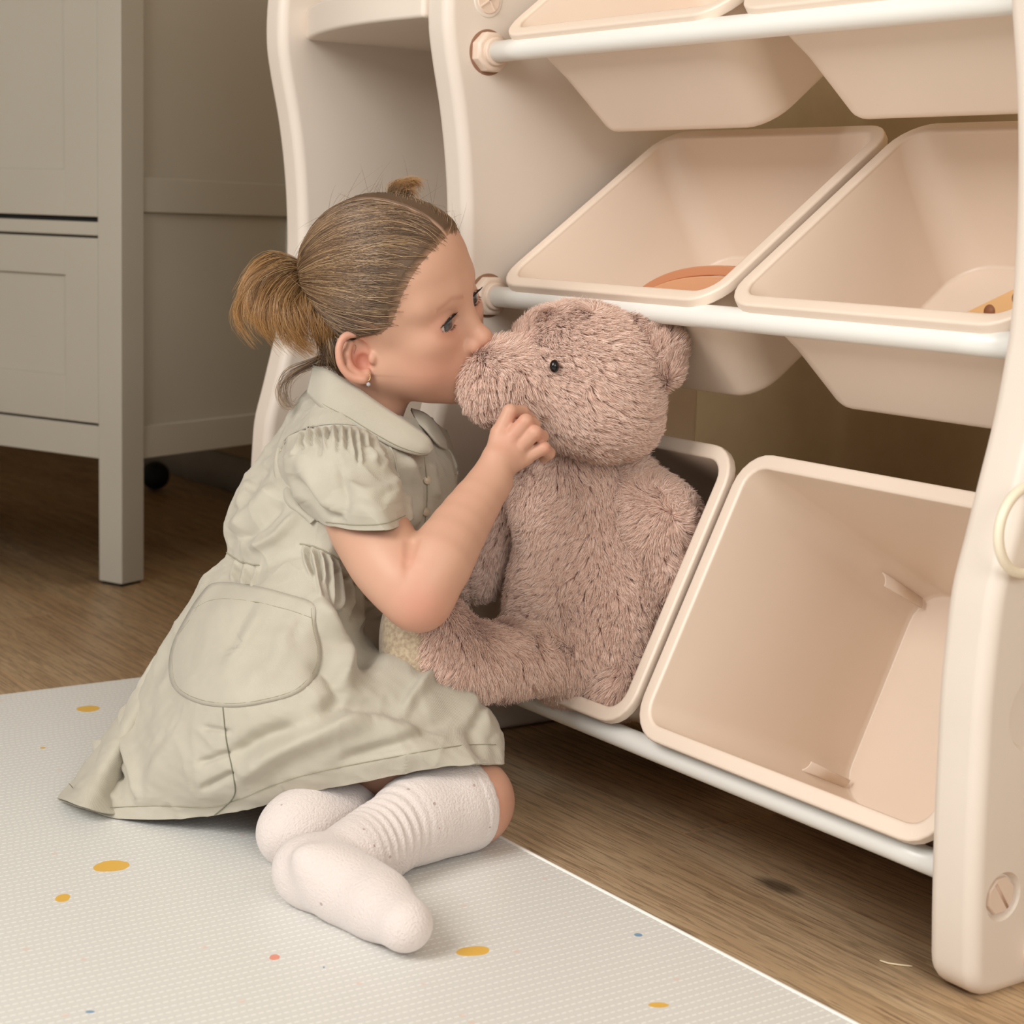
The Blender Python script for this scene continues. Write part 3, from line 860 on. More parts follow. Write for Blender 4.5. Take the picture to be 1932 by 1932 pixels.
# eyes: lids around the ball, almond opening
EYC = [(.0685, s_ * .0285, .0085) for s_ in (-1, 1)]
for s_, ec in zip((-1, 1), EYC):
    he(ec, (.0158, .0166, .0150), .006)
    tl = rotm((1, 0, 0), s_ * TH(-4))
    he((ec[0] + .0125, ec[1] - s_ * .0012, ec[2] - .0004), (.0110, .0140, .0062), .0010, True, tl)
    pass
# neck
NB = W(665, 835, 1.90)
hc_((-.012, 0, -.030), tuple(loc(NB)), .037, .040, .02)
# ears, built in the sight frame at the side of the head
def ear(sgn):
    if sgn < 0: T_ = lambda u, v, dd: W(u, v, 1.832 + dd)
    else:
        def T_(u, v, dd):
            q = loc(W(u, v, 1.832 + dd)); q[1] = -q[1]; return hd(*q)
    rim = [(703, 662, .004), (697, 643, -.002), (676, 631, -.006), (652, 634, -.010), (640, 654, -.012), (641, 682, -.011), (652, 702, -.008), (668, 713, -.005), (686, 716, -.003)]
    HFd.ell(T_(668, 672, .006), (.017, .024, .006), VM @ rotm((0, 1, 0), TH(18)), .006)
    HFd.ell(T_(684, 708, .000), (.0085, .0095, .0050), VM, .006)
    HFd.ell(T_(676, 672, -.004), (.0125, .0175, .0075), VM @ rotm((0, 0, 1), TH(12)), .003, True)
    HFd.chain([T_(*p) for p in catmull(np.array(rim, float), 28)], list(np.interp(np.linspace(0, 8, 28), range(9), [.0028, .0034, .0036, .0036, .0034, .0034, .0034, .0040, .0048])), .002)
    HFd.chain([T_(662, 648, -.001), T_(655, 668, -.003), T_(660, 692, -.002), T_(676, 704, -.001)], [.0026, .0032, .0034, .0030], .005)
    HFd.ell(T_(684, 682, .004), (.0065, .0080, .0060), VM, .003, True)
    HFd.ell(T_(702, 676, -.002), (.0042, .0062, .0045), VM, .004)
ear(-1); ear(1)
hV, hQ = HFd.mesh(2)
# ---- colour of the skin on the head
def blob(V, c, r, p=1.0): return np.exp(-((np.linalg.norm((loc(V) - np.array(c)) / np.array(r), axis=1)) ** 2)) * p
def head_tint(V):
    L = loc(V); C = np.tile(SK, (len(V), 1))
    def mixc(w, col):
        nonlocal C; w = np.clip(w, 0, 1)[:, None]; C = C * (1 - w) + col * w
    for s_ in (-1, 1):
        mixc(blob(V, (.055, s_ * .042, -.032), (.028, .024, .024), .50), CHK)
        mixc(blob(V, (.080, s_ * .030, -.002), (.016, .018, .008), .30), CHK)
        mixc(blob(V, (.076, s_ * .040, .012), (.016, .013, .013), .25), RED)
        # brow
        d = np.abs(L[:, 2] - (.0345 - .35 * np.abs(np.abs(L[:, 1]) - .026))) ; w = np.exp(-(d / .0028) ** 2) * (np.abs(np.abs(L[:, 1]) - .027) < .016) * (L[:, 0] > .03)
    mixc(w * .30, DRK)
    mixc(blob(V, (.102, 0, -.022), (.014, .016, .012), .35), CHK)
    mixc(blob(V, (.094, 0, -.053), (.010, .015, .009), .8), RED)
    mixc(blob(V, (.085, 0, -.0535), (.010, .020, .0022), .8), DRK)
    P = px(V); near = (L[:, 1] < -.055)
    e = np.exp(-(((P[:, 0] - 678) / 22) ** 2 + ((P[:, 1] - 678) / 24) ** 2) ** 2) * near
    mixc(e * .55, RED)
    rim_ = np.exp(-((np.hypot((P[:, 0] - 672) / 34, (P[:, 1] - 672) / 44) - 1) / .25) ** 2) * near * (L[:, 0] < .0)
    mixc(rim_ * .35, CHK)
    return C
hC = head_tint(hV)

# ---- near arm and hand
AF = Field(W(560, 1230, 1.90) - [.12, .05, .02], W(1060, 740, 1.62) + [.12, .05, .06], .0016)
lo = np.minimum.reduce([W(600, 1210, 1.64), W(600, 720, 1.88), W(1060, 1210, 1.88), W(1060, 720, 1.64), W(600, 1210, 1.88), W(1060, 1210, 1.64)]) - .01
hi = np.maximum.reduce([W(600, 1210, 1.64), W(600, 720, 1.88), W(1060, 1210, 1.88), W(1060, 720, 1.64), W(600, 1210, 1.88), W(1060, 720, 1.88)]) + .01
AF = Field(lo, hi, .0014)
sh, el, wr = W(655, 900, 1.775), W(782, 1108, 1.700), W(928, 905, 1.782)
cu = catmull(np.array([[655, 900, 1.780], [690, 985, 1.758], [733, 1060, 1.722], [782, 1120, 1.702]]), 10)
AF.chain([W(*p) for p in cu], list(np.interp(np.linspace(0, 3, 10), range(4), [.030, .0355, .0348, .0305])), .010)
cf = catmull(np.array([[790, 1128, 1.702], [828, 1058, 1.712], [882, 972, 1.752], [928, 905, 1.782]]), 10)
AF.chain([W(*p) for p in cf], list(np.interp(np.linspace(0, 3, 10), range(4), [.0300, .0318, .0252, .0190])), .006)
AF.ell(W(792, 1136, 1.704), (.026, .024, .024), VM, .015)
AF.chain([W(776, 1020, 1.690), W(768, 1062, 1.676), W(766, 1088, 1.670)], [.006, .0022, .0008], .005, True)
wr = W(928, 905, 1.782)
# palm
kn = [W(944, 818, 1.792), W(960, 832, 1.788), (W(976, 846, 1.790)), W(990, 862, 1.796)]
AF.chain([wr, W(938, 868, 1.785)], [.0185, .0165], .010)
for q, r in zip(kn, (.0105, .0110, .0105, .0095)): AF.cap(W(938, 880, 1.786), q, .0150, r, .004)
fing = [([kn[0], W(962, 776, 1.790), W(985, 778, 1.806), W(1000, 790, 1.818)], (.0094, .0074, .0070, .0060)),
        ([kn[1], W(992, 795, 1.781), W(1006, 802, 1.794), W(1000, 815, 1.812)], (.0094, .0076, .0072, .0062)),
        ([kn[2], W(1009, 816, 1.781), W(1022, 824, 1.795), W(1012, 836, 1.812)], (.0090, .0074, .0070, .0060)),
        ([kn[3], W(1026, 845, 1.788), W(1036, 855, 1.801), W(1026, 864, 1.815)], (.0082, .0066, .0062, .0054))]
for pts, rs_ in fing: AF.chain(pts, rs_, .0015)
AF.chain([W(938, 872, 1.796), W(944, 832, 1.815), W(966, 800, 1.828)], (.0105, .0088, .0075), .004)     # thumb behind, against the plush
aV, aQ = AF.mesh(2)
aC = np.tile(SK, (len(aV), 1))
P_ = px(aV)
def apx(w, col):
    global aC; w = np.clip(w, 0, 1)[:, None]; aC = aC * (1 - w) + col * w
for (u, v, r, p) in ((795, 1150, 60, .45), (965, 825, 34, .3), (975, 790, 14, .3), (1003, 800, 12, .35), (1020, 822, 12, .35), (1032, 845, 12, .4), (770, 1060, 26, .3)):
    apx(np.exp(-((P_[:, 0] - u) ** 2 + (P_[:, 1] - v) ** 2) / r ** 2) * p, CHK)

# ---- rest of the body: torso, far arm, thighs, knees (mostly under the clothes)
b0 = np.minimum.reduce([W(150, 1560, 2.05), W(1000, 1600, 1.60), W(1000, 700, 2.1), W(300, 700, 1.7)]) - .05
b1_ = np.maximum.reduce([W(150, 1560, 1.7), W(1000, 1600, 1.60), W(1000, 700, 2.1), W(300, 700, 1.7)]) + .08
BF = Field(b0, b1_, .0032)
BF.ell(W(650, 870, 1.895), (.048, .062, .046), frame(-35), .03); BF.ell(W(570, 1000, 1.885), (.034, .060, .034), frame(-30), .02)
BF.ell(W(470, 1270, 1.86), (.055, .060, .055), frame(-20), .03); BF.cap(W(520, 1100, 1.88), W(470, 1270, 1.86), .034, .046, .02)
BF.cap(W(690, 800, 1.895), W(640, 870, 1.895), .034, .040, .03)
KN = on_floor(884, 1512, .056)
BF.chain([W(500, 1340, 1.83), W(720, 1410, 1.785), KN], [.045, .040, .0405], .02)
KN2 = W(868, 1400, 1.965)
BF.chain([W(500, 1330, 1.90), W(720, 1370, 1.93), KN2], [.045, .042, .036], .02)
BF.chain([KN, on_floor(790, 1545, .053), on_floor(668, 1612, .042)], [.0405, .033, .022], .02)
# far arm reaching behind the bear
BF.chain([W(790, 860, 1.950), W(832, 955, 1.985), W(858, 985, 2.0), W(872, 990, 2.03)], [.030, .026, .020, .017], .012)
bV, bQ = BF.mesh(2)
Vs = np.concatenate([hV, aV, bV]); Qs = np.concatenate([hQ, aQ + len(hV), bQ + len(hV) + len(aV)])
Cs = np.concatenate([hC, aC, np.tile(SK, (len(bV), 1))])
kp = px(bV); kw = np.exp(-((kp[:, 0] - 930) ** 2 + (kp[:, 1] - 1530) ** 2) / 60 ** 2) * .35
Cs[len(hV) + len(aV):] = Cs[len(hV) + len(aV):] * (1 - kw[:, None]) + CHK * kw[:, None]
skin = np_mesh('body', Vs, Qs, M_skin, girl, np.concatenate([Cs, np.ones((len(Cs), 1))], 1))

# ---- eyes
def eye_mat():
    k = NT('eye', srgb(232, 226, 222), .05)
    at = k.n('ShaderNodeAttribute', attribute_name='tint'); k.l(at.outputs['Color'], k.b.inputs['Base Color'])
    k.b.inputs['Coat Weight'].default_value = 1.0; k.b.inputs['Coat Roughness'].default_value = .02
    return k.m
M_eyeb = eye_mat()
GAZE = norm(HM @ np.array([.93, -.12, -.12]))
for ec in EYC:
    b = bmesh.new(); bmesh.ops.create_uvsphere(b, u_segments=96, v_segments=64, radius=.0142 * HS)
    Vv = np.array([v.co[:] for v in b.verts]); Fq = [[v.index for v in f.verts] for f in b.faces]; b.free()
    c = hd(*ec); dirn = norm(Vv); a = np.degrees(np.arccos(np.clip(dirn @ norm(GAZE), -1, 1)))
    Vv = Vv * (1 + .025 * np.clip(1 - (a / 26) ** 2, 0, 1))[:, None]
    col = np.tile(np.array(srgb(204, 190, 182)[:3]), (len(Vv), 1))
    iris, limb, pup = np.array(srgb(72, 80, 84)[:3]), np.array(srgb(34, 38, 44)[:3]), np.array(srgb(6, 6, 7)[:3])
    col[a < 33] = limb; ir = a < 29; n_ = np.abs(np.sin(np.arctan2(dirn[:, 2], dirn[:, 0] - dirn[:, 1]) * 14)) * .3
    col[ir] = (iris * (1 - n_[:, None]) + limb * n_[:, None])[ir]; col[a < 12] = pup
    me = bpy.data.meshes.new('eye'); me.from_pydata([tuple(x) for x in Vv + c], [], Fq); me.update()
    me.polygons.foreach_set('use_smooth', [True] * len(me.polygons)); me.materials.append(M_eyeb)
    at = me.color_attributes.new('tint', 'FLOAT_COLOR', 'POINT'); at.data.foreach_set('color', np.concatenate([col, np.ones((len(col), 1))], 1).astype(np.float32).ravel())
    link(bpy.data.objects.new('eye', me), girl)
# lashes
rs = np.random.RandomState(5); LS = []
for s_, ec in zip((-1, 1), EYC):
    for i in range(96):
        t = rs.uniform(-1, 1); lower = i >= 78
        l_ = ec[1] + t * .0132; up_ = (.0054 * math.sqrt(max(0, 1 - (t * .95) ** 2)) + .0002)
        f_ = math.sqrt(max(1e-6, .0158 ** 2 - (t * .0132) ** 2 * .9 - up_ ** 2)) + ec[0]
        p0 = np.array([f_, l_, ec[2] - .0005 + (-up_ if lower else up_)])
        ln = (.0028 if lower else .0058) * rs.uniform(.7, 1.1); out = np.array([1.0, t * .55, -.35 if lower else -.05]); curl = np.array([0, 0, -.1 if lower else .9])
        LS.append([hd(*(p0 + out * ln * q + curl * ln * q * q * .6)) for q in (0, .35, .7, 1)])
M_lash = NT('lash', srgb(38, 26, 20), .6).m
curves('eyelashes', np.array(LS), np.array([.00026, .0002, .00013, .00005]), M_lash, girl)

# ---- hair
def hair_material():
    k = NT('fair_brown_hair', srgb(140, 106, 74), .38)
    hi_ = k.n('ShaderNodeHairInfo')
    c = k.ramp(hi_.outputs['Random'], [(0, srgb(78, 58, 42)), (.45, srgb(112, 86, 62)), (.8, srgb(146, 116, 84)), (1, srgb(190, 158, 118))])
    k.l(c, k.b.inputs['Base Color']); k.b.inputs['Specular IOR Level'].default_value = .7
    return k.m
def pony_material():
    k = NT('golden_hair', srgb(170, 126, 78), .38)
    hi_ = k.n('ShaderNodeHairInfo')
    a = k.ramp(hi_.outputs['Random'], [(0, srgb(74, 52, 34)), (.5, srgb(118, 88, 58)), (.85, srgb(160, 124, 82)), (1, srgb(204, 168, 118))])
    c = k.mix(k.math('MULTIPLY', k.math('POWER', hi_.outputs['Intercept'], 2.2), .7), a, srgb(206, 152, 88))
    k.l(c, k.b.inputs['Base Color']); k.b.inputs['Specular IOR Level'].default_value = .7
    return k.m
M_hair, M_pony = hair_material(), pony_material()
def hairline(L):
    """positive inside the hair-covered scalp (local head coordinates)"""
    f, l, u = L[:, 0], np.abs(L[:, 1]), L[:, 2]
    fh = np.interp(u, [-.07, -.045, -.02, .0, .012, .022, .035, .055, .075, .095, .12], [-.050, -.030, -.026, -.022, .022, .036, .044, .055, .068, .087, .12])
    low = u - np.interp(f, [-.10, -.06, -.03, -.02], [-.040, -.048, -.040, -.03])
    return np.minimum(fh - f, np.where(f < -.02, low, 1.0))
L_ = loc(hV); hl = hairline(L_); nearv = hl[hQ].min(1) > -.002
earmask = (np.abs(L_[:, 1]) > .0655) & (L_[:, 2] < .034) & (L_[:, 0] > -.045)
earq = earmask[hQ].any(1)
sq = hQ[nearv & ~earq]
used = np.unique(sq); remap = np.full(len(hV), -1); remap[used] = np.arange(len(used))
gr = HFd.grad(hV[used]); off = np.clip(hl[used] / .012, 0, 1) * .0026 - .0002
part_w = np.exp(-((L_[used][:, 1] - .002) / .0016) ** 2) * (L_[used][:, 2] > .05)
Vh = hV[used] + gr * (off * (1 - .95 * part_w))[:, None]
k = NT('scalp_hair', srgb(120, 92, 66), .6)
v_ = k.coord('Object', (1, 1, 1)); at = k.n('ShaderNodeAttribute', attribute_name='tint'); k.l(at.outputs['Color'], k.b.inputs['Base Color'])
k.bump(k.noise(v_, 700, 3), .3, .0006)
hcol = np.tile(np.array(srgb(92, 70, 50)[:3]), (len(used), 1)); w = np.clip(part_w * .9 + np.clip(1 - hl[used] / .010, 0, 1) * .85, 0, 1)[:, None]
hcol = hcol * (1 - w) + np.array(srgb(188, 148, 120)[:3]) * w
hair = np_mesh('hair', Vh, remap[sq], k.m, girl, np.concatenate([hcol, np.ones((len(hcol), 1))], 1))

PB = [W(588, 524, 1.862), W(762, 374, 1.978)]
rs = np.random.RandomState(9)
RP, _a = sample_surface(hV, hQ, 60000, rs); RL = loc(RP); m = hairline(RL) > -rs.exponential(.0018, len(RL))
m &= ~((np.abs(RL[:, 1]) > .066) & (RL[:, 2] < .034) & (RL[:, 0] > -.045)); m &= np.abs(RL[:, 1] - .002) > .0012 * (RL[:, 2] > .05)
m &= (RL[:, 1] < 0.02) | (RL[:, 2] > .05)
RP, RL = RP[m][:15000], RL[m][:15000]
side = (RL[:, 1] > .002).astype(int); base = np.array(PB)[side]
K = 12; ts = np.linspace(0, 1, K); S = np.empty((len(RP), K, 3)); lift = rs.uniform(.0015, .0036, len(RP))
bend = rs.normal(0, .004, (len(RP), 3)); dist = np.linalg.norm(base - RP, axis=1)
for i, t in enumerate(ts):
    q = RP * (1 - t) + base * t + bend * math.sin(math.pi * t) + (HM[:, 2] * .006 * math.sin(math.pi * t)) * np.minimum(1, dist / .08)[:, None]
    for _ in range(3):
        q = q - HFd.grad(q) * np.clip(HFd.val(q), -.03, .03)[:, None]
    g = HFd.grad(q)
    S[:, i] = q + g * (lift * min(1, t * 8 + .1) * (1 + 1.5 * t ** 6))[:, None]
S[:, -1] = base + rs.normal(0, .0028, (len(RP), 3)); S[:, -2] = S[:, -2] * .6 + S[:, -1] * .4
curves('strands', S, np.array([.7] + [1.0] * (K - 1)) * .00021, M_hair, hair)
# short baby hairs along the hairline and stray ones over the head
n = 420; i_ = rs.choice(len(RP), n); P0 = RP[i_]; g = HFd.grad(P0); tan = norm(np.array(PB)[side[i_]] - P0) + rs.normal(0, .45, (n, 3)); ln = rs.uniform(.012, .045, (n, 1))
Sx = np.stack([P0 + g * (.003 + ln * (.30 * t - .16 * t * t)) + tan * ln * t for t in np.linspace(0, 1, 6)], 1)
curves('stray_hair', Sx, np.array([1, 1, .9, .8, .6, .3]) * .00011, M_hair, hair)

def bundle(name, ctrl, n, spread, rad, mat, K=16, seed=0, dj=.006, parent=None, locks=0):
    """ctrl: list of guide strands in (u, v, d); strands are blended between neighbouring guides"""
    rs = np.random.RandomState(seed); G_ = [catmull(np.array([W(*p) for p in g_]), K) for g_ in ctrl]; G_ = np.array(G_)
    s = rs.uniform(0, len(ctrl) - 1, n) if len(ctrl) > 1 else np.zeros(n); i = np.minimum(s.astype(int), max(len(ctrl) - 2, 0)); f = (s - i)[:, None, None]
    S = G_[i] * (1 - f) + G_[np.minimum(i + 1, len(ctrl) - 1)] * f
    t = np.linspace(0, 1, K)
    if locks:
        li = rs.randint(0, locks, n); ls_ = rs.uniform(0, max(len(ctrl) - 1, 1e-6), locks); s = np.clip(ls_[li] + rs.normal(0, .10, n), 0, max(len(ctrl) - 1, 0) - 1e-6)
        i = np.minimum(s.astype(int), max(len(ctrl) - 2, 0)); f = (s - i)[:, None, None]; S = G_[i] * (1 - f) + G_[np.minimum(i + 1, len(ctrl) - 1)] * f
        lo1, lo2, lw = rs.normal(0, 1, (locks, 1, 3)), rs.normal(0, 1, (locks, 1, 3)), rs.uniform(1, 2.4, (locks, 1, 1))
        S = S + lo1[li] * spread * 2.0 * (.1 + t[None, :, None]) + lo2[li] * spread * 1.6 * np.sin(t[None, :, None] * math.pi * lw[li])
        lend = rs.uniform(.62, 1.0, locks)[li]
    o1 = rs.normal(0, 1, (n, 1, 3)) * spread * (.25 + t[None, :, None]); o2 = rs.normal(0, 1, (n, 1, 3)) * spread * .8 * np.sin(t[None, :, None] * math.pi * rs.uniform(1, 2.2, (n, 1, 1)))
    S = S + o1 + o2 - (VF * dj)[None, None] * rs.normal(0, 1, (n, 1, 1)) * np.sin(t[None, :, None] * math.pi * .6)
    cut = rs.uniform(.7, 1.0, n) * (lend if locks else 1); out = np.empty_like(S)
    for k_ in range(3):
        for j in range(n): out[j, :, k_] = np.interp(t * cut[j], t, S[j, :, k_])
    return curves(name, out, (1 - .65 * t ** 2) * rad, mat, parent)
D0 = 1.862
bundle('ponytail', [[(588, 512, D0), (525, 494, D0), (468, 520, D0 - .01), (447, 575, D0 - .005), (458, 650, D0 + .005)],
                    [(588, 516, D0), (535, 506, D0 - .01), (482, 538, D0 - .02), (470, 600, D0 - .02), (520, 668, D0 + .00)],
                    [(588, 520, D0), (548, 520, D0 - .015), (508, 560, D0 - .03), (510, 620, D0 - .028), (568, 668, D0 + .00)],
                    [(588, 525, D0), (560, 535, D0 - .015), (540, 575, D0 - .032), (550, 625, D0 - .03), (600, 668, D0 + .00)],
                    [(590, 528, D0), (580, 545, D0 - .01), (577, 580, D0 - .028), (588, 625, D0 - .025), (612, 664, D0 + .01)],
                    [(590, 530, D0), (598, 550, D0 - .005), (606, 590, D0 - .018), (610, 630, D0 - .015), (604, 670, D0 + .01)]], 4600, .0022, .00020, M_pony, seed=3, locks=46, parent=hair)
bundle('ponytail', [[(588, 516, D0 + .02), (540, 515, D0 + .02), (490, 560, D0 + .02), (500, 640, D0 + .02)], [(590, 528, D0 + .02), (590, 560, D0 + .02), (595, 620, D0 + .02), (600, 660, D0 + .02)]], 1500, .004, .00022, M_pony, locks=20, seed=4, parent=hair)
bundle('hair_bun', [[(742, 378, 1.978), (752, 356, 1.978), (775, 343, 1.978), (794, 352, 1.978), (796, 372, 1.978)], [(748, 380, 1.978), (760, 362, 1.978), (775, 355, 1.978), (786, 362, 1.978), (786, 378, 1.978)],
                    [(738, 374, 1.978), (738, 356, 1.978), (748, 350, 1.978), (760, 352, 1.978), (768, 362, 1.978)]], 900, .0018, .0002, M_pony, locks=14, seed=5, parent=hair)
bundle('nape_wisp', [[(612, 668, 1.885), (575, 684, 1.885), (535, 702, 1.885), (522, 745, 1.885), (540, 772, 1.885), (562, 752, 1.885)], [(612, 672, 1.885), (580, 690, 1.885), (548, 712, 1.885), (528, 735, 1.885), (545, 768, 1.885), (558, 765, 1.885)],
                     [(625, 690, 1.885), (600, 690, 1.885), (575, 695, 1.885), (552, 715, 1.885), (540, 750, 1.885), (548, 766, 1.885)]], 110, .0018, .00014, M_hair, seed=6, parent=hair)
bundle('nape_hair', [[(588, 560, 1.875), (600, 620, 1.875), (606, 660, 1.875), (598, 690, 1.885)], [(612, 600, 1.862), (618, 640, 1.862), (626, 680, 1.867), (640, 700, 1.875)], [(622, 620, 1.852), (632, 660, 1.847), (640, 690, 1.857), (660, 712, 1.867)]], 900, .0025, .0002, M_hair, seed=7, parent=hair)
tube('hair_tie', [PB[0] + .0075 * (VU * math.cos(a) + (VF * .6 + VR * .15) * math.sin(a)) for a in np.linspace(0, 2 * math.pi, 25)], .0013, NT('grey_elastic', srgb(120, 112, 108), .5).m, hair, 8, False)
# earring
ER = NT('earring_gold', srgb(214, 170, 120), .2, Metallic=1.0).m
er = tube('earring', [W(694 + 4.5 * math.sin(a), 712 - 6.5 * math.cos(a), 1.820) for a in np.linspace(0.2, 3.3, 12)], .0005, ER, girl, 8)
g1 = bmesh.new(); bmesh.ops.create_icosphere(g1, subdivisions=1, radius=.0023); bmesh.ops.transform(g1, matrix=Matrix.Translation(W(695, 725, 1.820)), verts=g1.verts)
bm_obj('crystal', g1, NT('crystal', srgb(225, 228, 235), .05, Transmission_Weight=.5).m, er, smooth=False)

# ------------------------------------------------------------------ her clothes
from mathutils.bvhtree import BVHTree
def cloth_mat(name, col, weave=1.0):
    k = NT(name, srgb(*col), .82)
    v = k.coord()
    n1 = k.noise(v, 22, 3)
    k.l(k.ramp(n1, [(.3, srgb(*[c - 5 for c in col])), (.7, srgb(*[c + 3 for c in col]))]), k.b.inputs['Base Color'])
    w1 = k.n('ShaderNodeTexWave', wave_type='BANDS', bands_direction='DIAGONAL'); w1.inputs['Scale'].default_value = 420; w1.inputs['Distortion'].default_value = 1.5
    k.l(v, w1.inputs['Vector'])
    h = k.math('ADD', k.math('MULTIPLY', w1.outputs['Fac'], .35), k.math('MULTIPLY', k.noise(v, 160, 4), 1.0))
    k.bump(h, .22 * weave, .0012)
    k.b.inputs['Sheen Weight'].default_value = .15
    return k.m
M_dress = cloth_mat('sage_cotton', (188, 181, 165))
M_thread = NT('sage_thread', srgb(158, 152, 130), .8).m
COLLIDE = []
def loft(name, rings, parent, folds=(), NN=150, rows=150, back=1.0, thick=.0016, noise_amp=.0014, seed=1, mat=None, closed_ends=False):
    R_ = []
    for near in rings:
        A = catmull(np.array(near, float), 14); dc = (A[0, 2] + A[-1, 2]) / 2
        B = A[1:-1][::-1].copy(); B[:, 2] = dc + (dc - B[:, 2]) * back
        R_.append(np.array([W(*p) for p in np.concatenate([A, B])]))
    R_ = np.array(R_)                                     # rings x 26 x 3
    G1 = np.stack([catmull(R_[:, j], rows) for j in range(R_.shape[1])], 1)
    G2 = np.stack([catmull_closed(G1[i], NN) for i in range(rows)], 0)
    V = G2.reshape(-1, 3)
    def normals(V):
        g = V.reshape(rows, NN, 3); du = np.gradient(g, axis=0); dv = np.roll(g, -1, 1) - np.roll(g, 1, 1)
        n_ = norm(np.cross(dv, du)).reshape(-1, 3); c = g.mean(1, keepdims=True)
        if ((n_.reshape(g.shape) * (g - c)).sum() < 0): n_ = -n_
        return n_
    N_ = normals(V); U = px(V); toward = (N_ @ -VF) > -.15
    disp = np.zeros(len(V))
    for pts, amp, wid in folds:
        p = catmull(np.array(pts, float), 24); best = np.full(len(V), 1e9); tt = np.zeros(len(V))
        for i in range(23):
            a, b = p[i], p[i + 1]; ab = b - a; t = np.clip(((U - a) @ ab) / max(ab @ ab, 1e-9), 0, 1); d = np.linalg.norm(U - a - t[:, None] * ab, axis=1)
            m = d < best; best[m] = d[m]; tt[m] = (i + t[m]) / 23
        disp += amp * 1.6 * np.exp(-(best / wid / .8) ** 2) * np.clip(np.sin(np.pi * np.clip(tt * .9 + .05, 0, 1)) * 1.6, 0, 1) * toward
    nz = vnoise(V, 55, seed)[:, 0] * noise_amp - np.abs(vnoise(V + vnoise(V, 30, seed + 3) * .01, 42, seed + 2)[:, 1]) ** .6 * noise_amp * 1.8 + vnoise(V, 150, seed + 1)[:, 0] * noise_amp * .30 - np.abs(vnoise(V * np.array([1, 1, .6]) + vnoise(V, 60, seed + 6) * .006, 120, seed + 5)[:, 2]) ** .7 * noise_amp * .45
    V = V + N_ * (disp + nz)[:, None]
    V[:, 2] = np.maximum(V[:, 2], MT + .003)
    idx = np.arange(rows * NN).reshape(rows, NN)
    Q = np.stack([idx[:-1], np.roll(idx, -1, 1)[:-1], np.roll(idx, -1, 1)[1:], idx[1:]], -1).reshape(-1, 4)
    o = np_mesh(name, V, Q, mat or M_dress, parent)
    bmx = bmesh.new(); bmx.from_mesh(o.data); bmesh.ops.recalc_face_normals(bmx, faces=bmx.faces); bmx.to_mesh(o.data); bmx.free()
    md = o.modifiers.new('solidify', 'SOLIDIFY'); md.thickness = thick; md.offset = -1
    COLLIDE.append((V, Q)); return o, V, Q
def bvh(*idx):
    Vs_, Qs_, o = [], [], 0
    for i in idx: Vs_.append(COLLIDE[i][0]); Qs_.append(COLLIDE[i][1] + o); o += len(COLLIDE[i][0])
    return BVHTree.FromPolygons([tuple(v) for v in np.concatenate(Vs_)], [tuple(int(x) for x in q) for q in np.concatenate(Qs_)])
def drape(tree, u, v, off, fallback):
    r = Vector(W(u, v, 1.0) - EYEP).normalized(); h = tree.ray_cast(Vector(EYEP), r)
    if h[0] is None: return np.array(W(u, v, fallback))
    n_ = h[1]; n_ = n_ if n_.dot(r) < 0 else -n_
    return np.array(h[0] + n_ * off)
def stitch(name, pts, tree, parent, r=.00045, off=.0004, mat=None, fb=1.8, n=90):
    P = catmull(np.array(pts, float), n)
    Q = [drape(tree, u, v, off, fb) for u, v in P]
    Q = [Q[0]] + [(Q[i - 1] + 2 * Q[i] + Q[i + 1]) / 4 for i in range(1, n - 1)] + [Q[-1]]
    return tube(name, Q, r, mat or M_thread, parent, 6)

dress_rings = [
 # neck, shoulders, chest
 [(598, 712, 1.905), (640, 722, 1.87), (700, 760, 1.862), (760, 785, 1.875), (800, 790, 1.90)],
 [(560, 752, 1.91), (610, 752, 1.845), (680, 775, 1.825), (750, 795, 1.845), (822, 806, 1.92)],
 [(528, 802, 1.91), (580, 790, 1.835), (660, 800, 1.805), (750, 820, 1.83), (845, 838, 1.93)],
 [(496, 850, 1.905), (560, 850, 1.82), (650, 860, 1.79), (760, 870, 1.81), (866, 890, 1.93)],
 [(448, 912, 1.90), (520, 915, 1.82), (620, 920, 1.785), (730, 930, 1.795), (852, 955, 1.915)],
 [(424, 985, 1.89), (490, 1000, 1.81), (590, 985, 1.775), (700, 1000, 1.785), (812, 1030, 1.90)],
 # waist seam
 [(427, 1043, 1.885), (482, 1064, 1.81), (565, 1038, 1.778), (640, 1058, 1.778), (728, 1125, 1.885)],
 # skirt
 [(412, 1060, 1.885), (470, 1088, 1.803), (560, 1062, 1.768), (640, 1085, 1.770), (722, 1150, 1.885)],
 [(372, 1095, 1.885), (440, 1128, 1.790), (540, 1120, 1.748), (640, 1140, 1.752), (722, 1190, 1.88)],
 [(318, 1185, 1.885), (390, 1215, 1.775), (490, 1225, 1.722), (620, 1225, 1.728), (765, 1250, 1.87)],
 [(275, 1268, 1.89), (345, 1310, 1.775), (460, 1330, 1.705), (620, 1310, 1.698), (750, 1288, 1.755), (835, 1290, 1.85)],
 [(222, 1360, 1.895), (290, 1420, 1.79), (420, 1440, 1.715), (620, 1390, 1.685), (790, 1345, 1.712), (905, 1335, 1.82)],
 [(160, 1445, 1.885), (260, 1490, 1.805), (410, 1500, 1.735), (620, 1445, 1.688), (820, 1402, 1.700), (948, 1385, 1.80)],
 [(112, 1508, 1.852), (230, 1543, 1.805), (410, 1541, 1.762), (600, 1494, 1.705), (800, 1455, 1.695), (900, 1440, 1.712), (956, 1441, 1.775)]]
FO = []
rg = random.Random(4)
